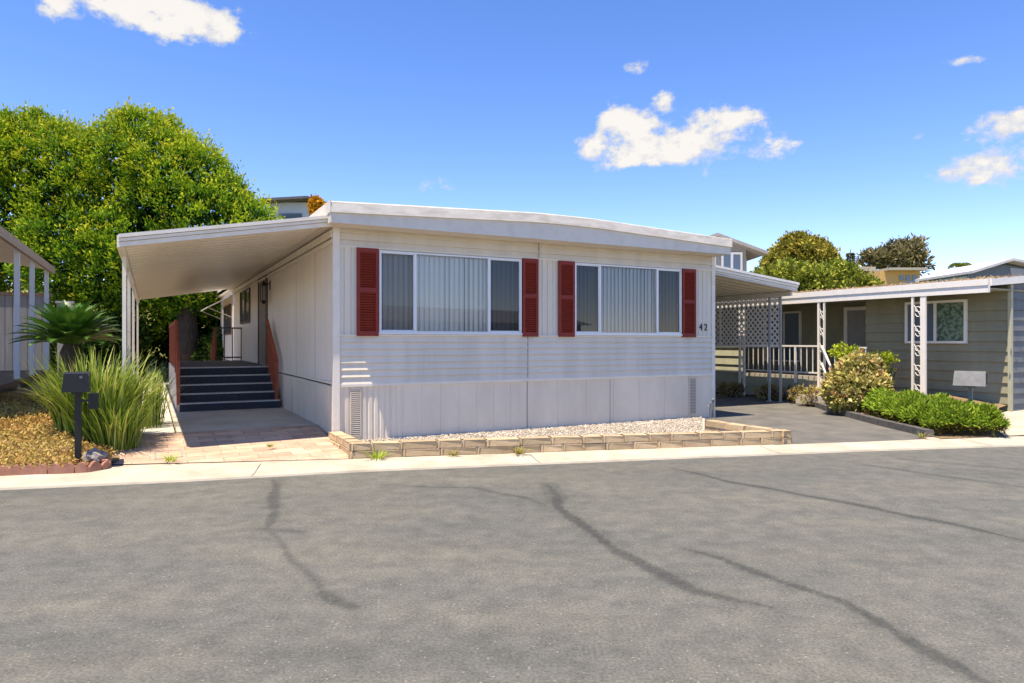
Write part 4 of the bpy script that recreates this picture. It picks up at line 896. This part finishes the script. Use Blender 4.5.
# hedge and shrub on the right
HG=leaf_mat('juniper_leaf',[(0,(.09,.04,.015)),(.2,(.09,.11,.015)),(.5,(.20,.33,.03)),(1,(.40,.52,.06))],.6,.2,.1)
def hedge():
    foot=[(6.52,10.52),(7.58,10.45),(7.82,11.1),(7.62,12.2),(7.25,13.1),(6.85,13.4),(6.66,12.6),(6.54,11.5)]
    s=empty('hedge',(7.2,11.6,.1),0,'low spreading green juniper hedge along the driveway kerb','hedge')
    for k in range(8):
        x=random.uniform(6.8,7.5); y=random.uniform(10.8,12.4); t=MB((7.2,11.6,.1)); t.tube([(x,y,.08),(x+random.uniform(-.2,.2),y+random.uniform(-.2,.2),.30)],[.025,.008],5); t.build('stem',M['bark'],s)
    n=21000; from math import inf
    P=np.stack([rng.uniform(6.5,8.1,n*2),rng.uniform(10.4,13.4,n*2)],1); fp=np.array(foot); inside=np.zeros(len(P),bool); dist=np.full(len(P),9.)
    for i in range(len(fp)):
        a=fp[i];c=fp[(i+1)%len(fp)]
        cond=((a[1]>P[:,1])!=(c[1]>P[:,1]))&(P[:,0]<(c[0]-a[0])*(P[:,1]-a[1])/(c[1]-a[1]+1e-9)+a[0]); inside^=cond
        v=c-a; tq=np.clip(((P-a)@v)/(v@v),0,1); dist=np.minimum(dist,np.linalg.norm(P-a-tq[:,None]*v,axis=1))
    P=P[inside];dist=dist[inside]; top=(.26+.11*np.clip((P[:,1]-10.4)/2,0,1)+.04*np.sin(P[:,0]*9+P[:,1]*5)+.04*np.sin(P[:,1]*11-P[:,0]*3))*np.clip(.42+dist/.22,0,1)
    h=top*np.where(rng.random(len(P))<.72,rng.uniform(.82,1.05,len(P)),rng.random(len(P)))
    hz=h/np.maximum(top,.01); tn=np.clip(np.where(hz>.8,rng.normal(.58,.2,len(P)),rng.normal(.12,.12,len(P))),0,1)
    cen=np.array([7.25,11.7]); out=np.stack([(P[:,0]-cen[0])*.5,(P[:,1]-cen[1])*.3,np.full(len(P),.55)],1)+rng.normal(size=(len(P),3))*.55
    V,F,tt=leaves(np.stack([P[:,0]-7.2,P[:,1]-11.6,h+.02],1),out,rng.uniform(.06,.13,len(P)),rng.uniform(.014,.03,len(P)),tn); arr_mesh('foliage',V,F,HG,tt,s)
hedge()
SB=leaf_mat('dry_shrub_leaf',[(0,(.12,.09,.03)),(.25,(.30,.30,.07)),(.5,(.52,.46,.14)),(.75,(.58,.50,.18)),(.92,(.46,.20,.09)),(1,(.66,.62,.3))],.65,.25,.15)
def shrub(loc,label,blobs,n,per,rad,L,Wd,mt,tm,ts,stems=9,h=.7,fill=500):
    s=empty('shrub',loc,0,label,'shrub'); t=MB()
    for k in range(stems): an=k*2.4; t.tube([(math.cos(an)*.06,math.sin(an)*.06,-.05),(math.cos(an)*.2,math.sin(an)*.2,h*.5),(math.cos(an)*.4,math.sin(an)*.4,h)],[.025,.017,.006],5)
    t.build('stem',M['bark'],s); V,F,tt=tufts(blobs,n,per,rad,L,Wd,tm,ts,fill=fill,fillL=.12,zmin=.0); arr_mesh('foliage',V,F,mt,tt,s); return s
shrub((6.95,13.75,.17),'rounded dry yellow and red leaved shrub by the porch steps',[((0,0,.42),(.54,.52,.42)),((.12,.1,.66),(.40,.40,.40)),((-.3,-.1,.28),(.34,.34,.30))],520,13,.09,.085,.05,SB,.52,.24,h=.9)
LIME=leaf_mat('lime_tuft_leaf',[(0,(.20,.26,.02)),(1,(.50,.58,.05))],.6,.3,.1)
shrub((7.15,14.6,.25),'lime green leafy tuft showing above the left of the dry shrub',[((0,0,1.02),(.24,.2,.15)),((.05,0,.7),(.15,.15,.3))],60,14,.08,.09,.045,LIME,.6,.25,stems=4,h=1.0,fill=30)
shrub((7.62,14.05,.28),'lime green leafy tuft showing above the right of the dry shrub',[((0,0,.85),(.2,.2,.14)),((.0,0,.5),(.14,.14,.3))],50,14,.08,.09,.045,LIME,.5,.25,stems=4,h=.9,fill=30)
# dry flower strip under the neighbouring porch
DRY=leaf_mat('dry_border_leaf',[(0,(.20,.11,.05)),(.5,(.36,.27,.10)),(1,(.30,.34,.08))],.7,.2,.1)
for i,(lx,ly,r,lab) in enumerate(((11.35,1.15,.24,'dry brown border plant beside the porch post'),(11.3,2.2,.2,'small dry border plant below the middle of the porch rail'),(11.25,3.4,.2,'small dry border plant at the left end of the porch base'),(11.2,4.6,.2,'dry border plant under the pale olive parapet'),(11.0,.6,.24,'straw-coloured border plant nearest the dry shrub'))):
    X,Y=WL(lx,ly); shrub((X,Y,.12),lab,[((0,0,r*.6),(r*1.6,r,r*.7))],70,10,.06,.07,.03,DRY,.45,.25,stems=4,h=r,fill=20)
# small weeds at the kerb
WD=leaf_mat('weed_leaf',[(0,(.30,.20,.08)),(.5,(.30,.33,.05)),(1,(.36,.48,.05))],.6,.25,.1)
for (x,y,z,n_,h,lab,tm) in ((-1.68,8.52,.05,40,.13,'small green weed at the foot of the planter corner',.9),(-.75,8.72,.06,26,.09,'flat straw-coloured weed on the gutter left of centre',.1),(.1,8.86,.06,40,.10,'flat straw-coloured weed on the gutter below the front window',.2),(-4.1,8.2,.08,26,.12,'green weed sprouting between the pavers by the cover',.85),(-3.2,9.0,.13,16,.07,'tiny weed sprouting in the middle of the pavers',.8),(6.2,10.3,.06,30,.10,'dry weed at the mouth of the asphalt driveway',.2)):
    strap_clump('weed',(x,y,z),lab,n_,h,h*1.3,.006,category='weed',mt=WD,core=h*.6,tm=tm)
# little path light
o=empty('path_light',WL(11.2,1.5)+(.15,),0,'small dark path light at the driveway edge by the porch','path light'); b=MB(); b.tube([(0,0,-.1),(0,0,.18)],.012,6); b.build('stake',M['black'],o); b=MB(); b.tube([(0,0,.18),(0,0,.28)],[.045,.05],8); b.tube([(0,0,.285),(0,0,.32)],[.075,.03],8); b.build('lamp_head',M['black'],o)

# ------------------------------------------------------------------ olive neighbour house on the right
def build_neighbour():
    OX,OY=12.4,-2.66; H=lot_empty('neighbour_house',OX,OY,.1,'olive lap-sided house with white posts and covered porch at the right','house'); B=lambda: MB((OX,OY,.1))
    xw=12.4; xp=13.55; ys=.35; yE=15
    w=B(); w.lap((xw,ys),(xw,OY),(-1,0),.1,2.75,13,.040); w.lap((xp,yE),(xp,ys),(-1,0),.1,2.75,13,.022); w.lap((xp,ys),(xw,ys),(0,1),.1,2.75,13,.02)
    w.quad((xp,yE,0),(22,yE,0),(22,yE,2.9),(xp,yE,2.9)); w.build('wall',M['green'],H)
    w=B(); w.lap((xw,OY),(22,OY),(0,-1),.1,2.95,14,.030); w.build('front_wall',M['bluegrey'],H)
    c=B(); c.box(xw-.045,xw+.02,OY-.045,OY+.02,.1,2.62); c.build('corner_board',M['greenlight'],H)
    # roof with overhang over the porch
    xe=11.5; ye=-2.74
    def z(x): return 2.69+min(x-xe,2.0)*.085+max(0,min(x-13.5,3.25))*.03-max(0,x-16.75)*.05
    r=B()
    for a,c2 in ((xe,13.5),(13.5,16.75),(16.75,22.5)):
        za,zc=z(a),z(c2)
        r.add([(a,ye+.03,za-.03),(c2,ye+.03,zc-.03),(c2,yE+.4,zc-.03),(a,yE+.4,za-.03),(a,ye+.03,za),(c2,ye+.03,zc),(c2,yE+.4,zc),(a,yE+.4,za)],[(0,3,2,1),(4,5,6,7),(0,1,5,4),(2,3,7,6),(3,0,4,7),(1,2,6,5)])
    ro=r.build('roof',M['nroof'],H)
    f=B(); f.box(xe-.03,xe+.04,ye,yE+.4,2.575,2.695); f.box(xe-.012,xe+.05,ye,yE+.4,2.44,2.572)
    for a,c2 in ((xe+.06,13.5),(13.5,16.75),(16.75,22.5)):
        za,zc=z(a),z(c2); f.add([(a,ye-.02,za-.13),(c2,ye-.02,zc-.13),(c2,ye+.028,zc-.13),(a,ye+.028,za-.13),(a,ye-.02,za+.01),(c2,ye-.02,zc+.01),(c2,ye+.028,zc+.01),(a,ye+.028,za+.01)],[(0,3,2,1),(4,5,6,7),(0,1,5,4),(2,3,7,6),(3,0,4,7),(1,2,6,5)])
    f.build('fascia',M['white'],ro)
    s=B(); s.box(xe+.055,xp+.3,ye+.035,yE,2.50,2.53); s.box(xp+.3,22,ye+.035,OY+.1,2.50,2.53); s.build('soffit',M['green'],ro)
    # leaf litter on the roof edge
    n=2600; yy=rng.uniform(-2.9,8,n); dens=(np.sin(yy*2.1)*np.sin(yy*5.3+1)>-.25); yy=yy[dens]; xx=xe+.05+rng.random(len(yy))**1.3*1.6
    V,F,tt=leaves(np.stack([xx-OX,yy-OY,2.69+np.minimum(xx-xe,2)*.085+.008+rng.random(len(yy))*.02-.1],1),rng.normal(size=(len(yy),3))*np.array([1,1,.3]),.07,.04,rng.random(len(yy))*.8)
    o=arr_mesh('leaf_litter',V,F,leaf_mat('litter_leaf',[(0,(.22,.14,.07)),(1,(.45,.35,.2))],.8,.1,.1),tt,H)
    # front window and grey-curtained panes
    def frame(y0,y1,z0,z1,x,name,mulls=(),t=.05):
        q=B(); q.box(x-.06,x+.0,y0,y0+t,z0,z1); q.box(x-.06,x,y1-t,y1,z0,z1); q.box(x-.06,x,y0+t,y1-t,z0,z0+t); q.box(x-.06,x,y0+t,y1-t,z1-t,z1)
        for m_ in mulls: q.box(x-.055,x,m_-.025,m_+.025,z0+t,z1-t)
        return q.build(name,M['white'],H)
    wn=frame(-1.90,-.62,1.48,2.38,xw-.028,'window',(-1.265,))
    q=B(); q.box(xw-.055,xw-.05,-1.24,-.67,1.53,2.33); q.build('pane',M['far_window'],wn)
    q=B(); q.box(xw-.055,xw-.05,-1.85,-1.29,1.53,2.33); pn=q.build('pane',M['curtain'],wn)
    d=frame(.78,1.72,.70,2.40,xp-.024,'door',t=.09); q=B(); q.box(xp-.055,xp-.04,.87,1.63,.75,2.31); q.build('screen',M['doorgrey'],d); q=B(); q.box(xp-.085,xp-.06,.90,.95,1.42,1.52); q.tube([(xp-.09,.925,1.40),(xp-.12,.925,1.36)],.015,6); q.build('handle',M['black'],d)
    wn=frame(3.05,4.3,.95,2.36,xp-.024,'window',(3.62,),t=.05); q=B(); q.box(xp-.05,xp-.045,3.1,4.25,1.0,2.31); q.build('pane',M['far_window'],wn); 
    # porch deck, olive base boards, parapet
    dk=B(); dk.box(xe+.34,xp,.5,9.5,.60,.68); dk.build('porch_deck',M['concrete'],H)
    bs=B(); bs.lap((xe+.33,9.5),(xe+.33,.55),(-1,0),.1,.60,2,.03); bs.lap((xe+.32,9.5),(xe+.32,3.5),(-1,0),.42,1.36,4,.035); bs.box(xe+.28,xe+.39,3.48,9.5,1.36,1.40); bs.build('porch_base',M['greenlight'],H)
    # railing
    def railing(y0,y1,zb,zt,x):
        q=B(); q.box(x-.025,x+.025,y0,y1,zt-.04,zt); q.box(x-.02,x+.02,y0,y1,zb,zb+.035)
        n=int((y1-y0)/.16)
        for i in range(1,n):
            y=y0+(y1-y0)*i/n; wd=.022 if i%5==0 else .009; q.box(x-wd,x+wd,y-wd,y+wd,zb+.035 if i%5 else .5,zt-.04)
        return q.build('porch_rail',M['white'],H)
    railing(.95,3.45,.75,1.43,xe+.24)
    q=B(); q.bar((xe,.85,1.40),(xe-.75,.05,.98),.04); q.bar((xe,.85,1.0),(xe-.75,.05,.55),.03); q.bar((xe-.75,.05,.2),(xe-.75,.05,1.0),.035); q.build('handrail',M['white'],H)
    q=B(); q.box(xe+.02,xe+.06,-.25,.55,1.36,1.40); 
    for i in range(5): q.box(xe+.03,xe+.05,-.24+i*.19,-.22+i*.19,.5,1.36)
    q.build('porch_rail',M['white'],H)
    st=B(); st.box(xe-.35,xe+.05,.0,1.0,.15,.45); st.box(xe-.7,xe-.35,.0,1.0,.1,.3); st.build('porch_step',M['concrete'],H)
    # ornate posts: two bars with scrolls between
    def post(y,zb,w1,w2,gap):
        q=B(); x=xe+.02; q.box(x-.022,x+.022,y-gap/2-w1/2,y-gap/2+w1/2,zb,2.44); q.box(x-.022,x+.022,y+gap/2-w2/2,y+gap/2+w2/2,zb,2.44); po=q.build('post',M['white'],H)
        z=zb+.15; rr=gap/2-.03
        while z<2.3:
            c=B()
            for sg in (1,-1):
                pts=[]
                for i in range(13):
                    t=i/12; an=t*math.pi*1.6; r_=rr*.95*(1-.55*t); pts.append((x,y+sg*(rr*.15+r_*math.cos(an)*-.9),z+sg*(.04+r_*math.sin(an)*1.0)))
                c.tube(pts,.009,5)
            c.bar((x,y-rr,z-.13),(x,y+rr,z+.13),.014); z+=.40; c.build('scroll',M['white'],po)
    post(.87,.40,.035,.05,.15); post(-1.40,.38,.11,.04,.22); post(3.3,.1,.05,.05,.15)
build_neighbour()

# ------------------------------------------------------------------ left neighbour's covered deck
def build_left():
    OX,OY=-4.67,6.66; H=lot_empty('patio_cover',OX,OY,.2,'beige patio cover with tan edge and pale blue posts at the far left','patio cover'); B=lambda: MB((OX,OY,.2))
    z=lambda x: 3.42+(-4.6-x)*.16
    r=B(); x0,x1=-9.5,-4.58; y0,y1=1.5,11.4
    r.add([(x0,y0,z(x0)-.06),(x1,y0,z(x1)-.06),(x1,y1,z(x1)-.06),(x0,y1,z(x0)-.06),(x0,y0,z(x0)),(x1,y0,z(x1)),(x1,y1,z(x1)),(x0,y1,z(x0))],[(0,3,2,1),(4,5,6,7),(0,1,5,4),(2,3,7,6),(3,0,4,7),(1,2,6,5)]); ro=r.build('roof',M['beige'],H)
    f=B(); f.box(x1-.01,x1+.05,y0,y1,z(x1)-.15,z(x1)+.02); f.build('fascia',M['tanfascia'],ro)
    for y in (3.0,6.66,8.6,11.0): p=B(); p.box(OX-.045,OX+.045,y-.045,y+.045,.2,z(OX)-.06); p.build('post',M['bluewhite'],H)
    d=B(); d.box(-9.5,-4.6,2.5,11.6,.68,.78); d.build('deck',M['brown'],H); d=B(); d.box(-9.5,-4.66,2.6,11.5,.15,.68); d.build('underdeck_shade',M['black'],H)  # black box below the deck stands in for the shade there
    F=lot_empty('fence',-6.5,11.9,.2,'grey vertical board fence behind the left patio posts','fence'); q=MB((-6.5,11.9,.2)); q.ribs((-12,11.9),(-4.7,11.9),(0,-1),.2,2.72,.16,.012,.12); q.box(-12,-4.7,11.915,11.95,.2,2.72); q.build('boards',M['fence'],F); q=MB((-6.5,11.9,.2)); q.box(-12,-4.65,11.85,11.96,2.72,2.80); q.build('cap_rail',M['brown'],F)
    q=MB((-4.0,13.2,.1)); q.box(-4.66,-4.30,13.1,13.3,.1,2.6); q.box(-4.70,-4.26,13.06,13.34,2.6,2.66); o=q.build('garden_wall',M['block']); X,Y=WL(-4.0,13.2); o.location=(X,Y,.1); o.rotation_euler=(0,0,ANG); tag(o,'short pale block wall right of the grey board fence','wall')
build_left()

# ------------------------------------------------------------------ houses up the hill
def far_houses():
    # grey two-storey house behind the carport
    Y=34.0; k=Y/683; u=lambda a:(a-512)*k; v=lambda a:HC+(341.5-a)*k
    o=empty('hill_house',(u(725),Y,1.0),0,'grey two-storey house with a white window behind the right roof corner','house'); ox=(u(725),Y,1.0); B=lambda: MB(ox)
    b=B(); b.add([(u(678),Y,0),(u(746),Y,0),(u(746),Y,v(247)),(u(714),Y,v(235)),(u(678),Y,v(248)),(u(678),Y+9,0),(u(746),Y+9,0),(u(746),Y+9,v(247)),(u(714),Y+9,v(235)),(u(678),Y+9,v(248))],[(0,1,2,3,4),(9,8,7,6,5),(0,4,9,5),(1,6,7,2)]); b.build('wall',M['far_grey'],o)
    b=B(); b.box(u(746)+.003,u(755),Y+1.2,Y+9,0,v(249)); b.build('side_wing',M['far_tan'],o)
    b=B()
    for a,za,c,zc in ((u(714),v(234.5),u(763),v(252.5)),(u(665),v(252.5),u(714),v(234.5))): b.add([(a,Y-.6,za-.16),(c,Y-.6,zc-.16),(c,Y+9.5,zc-.16),(a,Y+9.5,za-.16),(a,Y-.6,za),(c,Y-.6,zc),(c,Y+9.5,zc),(a,Y+9.5,za)],[(0,3,2,1),(4,5,6,7),(0,1,5,4),(2,3,7,6),(3,0,4,7),(1,2,6,5)])
    b.build('roof',M['far_roofgrey'],o)
    b=B(); x0,x1,z0,z1=u(721),u(742),v(275),v(252.5); t=.1
    b.box(x0,x0+t,Y-.08,Y,z0,z1); b.box(x1-t,x1,Y-.08,Y,z0,z1); b.box((x0+x1)/2-.06,(x0+x1)/2+.06,Y-.08,Y,z0,z1-t); b.box(x0+t,x1-t,Y-.08,Y,z1-t,z1); wn=b.build('window',M['white'],o)
    b=B(); b.box(x0+t,x1-t,Y-.03,Y-.012,z0,z1-t); b.build('pane',M['far_window'],wn)
    b=B(); b.box(u(713.5),u(715.5),Y-.06,Y-.003,v(275),v(252)); b.build('downpipe',M['white'],o)
    b=B(); x=u(729); b.tube([(x,Y+2,v(236)),(x,Y+2,v(229))],.02,5); b.bar((x-.3,Y+2,v(230)),(x+.3,Y+2,v(233)),.03); b.build('aerial',M['galv'],o)
    # ochre building
    Y=72.0; k=Y/683
    ox=(u(890),Y,3); o=empty('hill_house',ox,0,'ochre flat-roofed building on the distant hill at right','house')
    b=B(); b.box(u(846),u(886),Y+4,Y+12,2,v(268)); b.box(u(880),u(920),Y,Y+8,2,v(271)); b.build('wall',M['far_yellow'],o)
    b=B(); b.box(u(843),u(891),Y+3,Y+13,v(268),v(263.5)); b.box(u(884),u(922),Y-1,Y+9,v(271),v(268.5)); b.build('roof',M['far_tan'],o)
    b=B(); b.box(u(868),u(879),Y+2.0,Y+3.98,v(283),v(272)); b.build('shaded_bay',M['far_roof'],o)
    for q in range(3): b=B(); a0=u(899+q*6.6); b.box(a0,a0+.5,Y-.06,Y+.02,v(280.5),v(275)); b.build('window',M['far_window'],o)
    # blue gable house
    Y=46.0; k=Y/683
    ox=(u(1000),Y,2); o=empty('hill_house',ox,0,'blue gabled house with a broad white roof behind the olive house','house')
    b=B(); b.add([(u(968),Y,1.5),(u(1060),Y,1.5),(u(1060),Y,v(274)),(u(1004),Y,v(264.5)),(u(968),Y,v(272.5)),(u(968),Y+8,1.5),(u(1060),Y+8,1.5),(u(1060),Y+8,v(274)),(u(1004),Y+8,v(264.5)),(u(968),Y+8,v(272.5))],[(0,1,2,3,4),(9,8,7,6,5),(0,4,9,5),(1,6,7,2)]); b.build('wall',M['far_blue'],o)
    b=B(); 
    for (a,za,c,zc) in ((u(964),v(274.5),u(1004),v(262)),(u(1004),v(262),u(1066),v(275.5))): b.add([(a,Y-.9,za),(c,Y-.9,zc),(c,Y+5.6,zc),(a,Y+5.6,za),(a,Y-.9,za+.16),(c,Y-.9,zc+.16),(c,Y+5.6,zc+.16),(a,Y+5.6,za+.16)],[(0,3,2,1),(4,5,6,7),(0,1,5,4),(2,3,7,6),(3,0,4,7),(1,2,6,5)])
    b.build('roof',M['far_white'],o)
    b=B(); b.box(u(968)-.03,u(968)-.003,Y+.1,Y+7.8,1.5,v(276)); b.build('side_wall',M['far_bluelight'],o)
    b=B(); b.box(u(968)-.09,u(968)-.031,Y+2.0,Y+3.4,v(283),v(278)); b.build('window',M['white'],o)
    # pale house above the laurel
    Y=38.0; k=Y/683
    ox=(u(300),Y,4.5); o=empty('hill_house',ox,0,'pale flat-eaved house peeking over the left roof corner','house')
    b=B(); b.box(u(270),u(309),Y,Y+8,3,v(202.5)); b.box(u(309)+.01,u(360),Y+1.2,Y+8,3,v(205)); b.build('wall',M['far_pale'],o)
    b=B(); b.add([(u(264),Y-.6,v(203)),(u(310),Y-.6,v(200.5)),(u(352),Y+.4,v(211)),(u(352),Y+9,v(211)),(u(264),Y+9,v(203)),(u(264),Y-.6,v(200.5)),(u(310),Y-.6,v(198)),(u(352),Y+.4,v(208.5)),(u(352),Y+9,v(208.5)),(u(264),Y+9,v(200.5))],[(4,3,2,1,0),(5,6,7,8,9),(0,1,6,5),(1,2,7,6),(2,3,8,7),(3,4,9,8),(4,0,5,9)]); b.build('roof',M['far_roof'],o)
    b=B(); b.box(u(279),u(302),Y-.05,Y+.01,v(218.5),v(213.5)); b.build('window',M['far_window'],o)
far_houses()

# house across the street: only seen mirrored in the front windows
def opposite():
    o=empty('opposite_house',(19,-6,.03),math.radians(12),'pale house across the street mirrored in the front windows','house')
    b=MB(); b.box(-11,11,-7,0,0,2.6); b.build('wall',M['far_tan'],o)
    b=MB(); b.add([(-11.6,.6,2.55),(11.6,.6,2.55),(11.6,-7.6,2.55),(-11.6,-7.6,2.55),(-11.6,-3.5,3.5),(11.6,-3.5,3.5)],[(0,1,5,4),(2,3,4,5),(0,4,3),(1,2,5),(0,3,2,1)]); b.build('roof',M['far_roofgrey'],o)
    for x in (-8,-3,2.5,7.5): b=MB(); b.box(x-.9,x+.9,.003,.05,1.0,2.2); b.build('window',M['far_window'],o)
opposite()
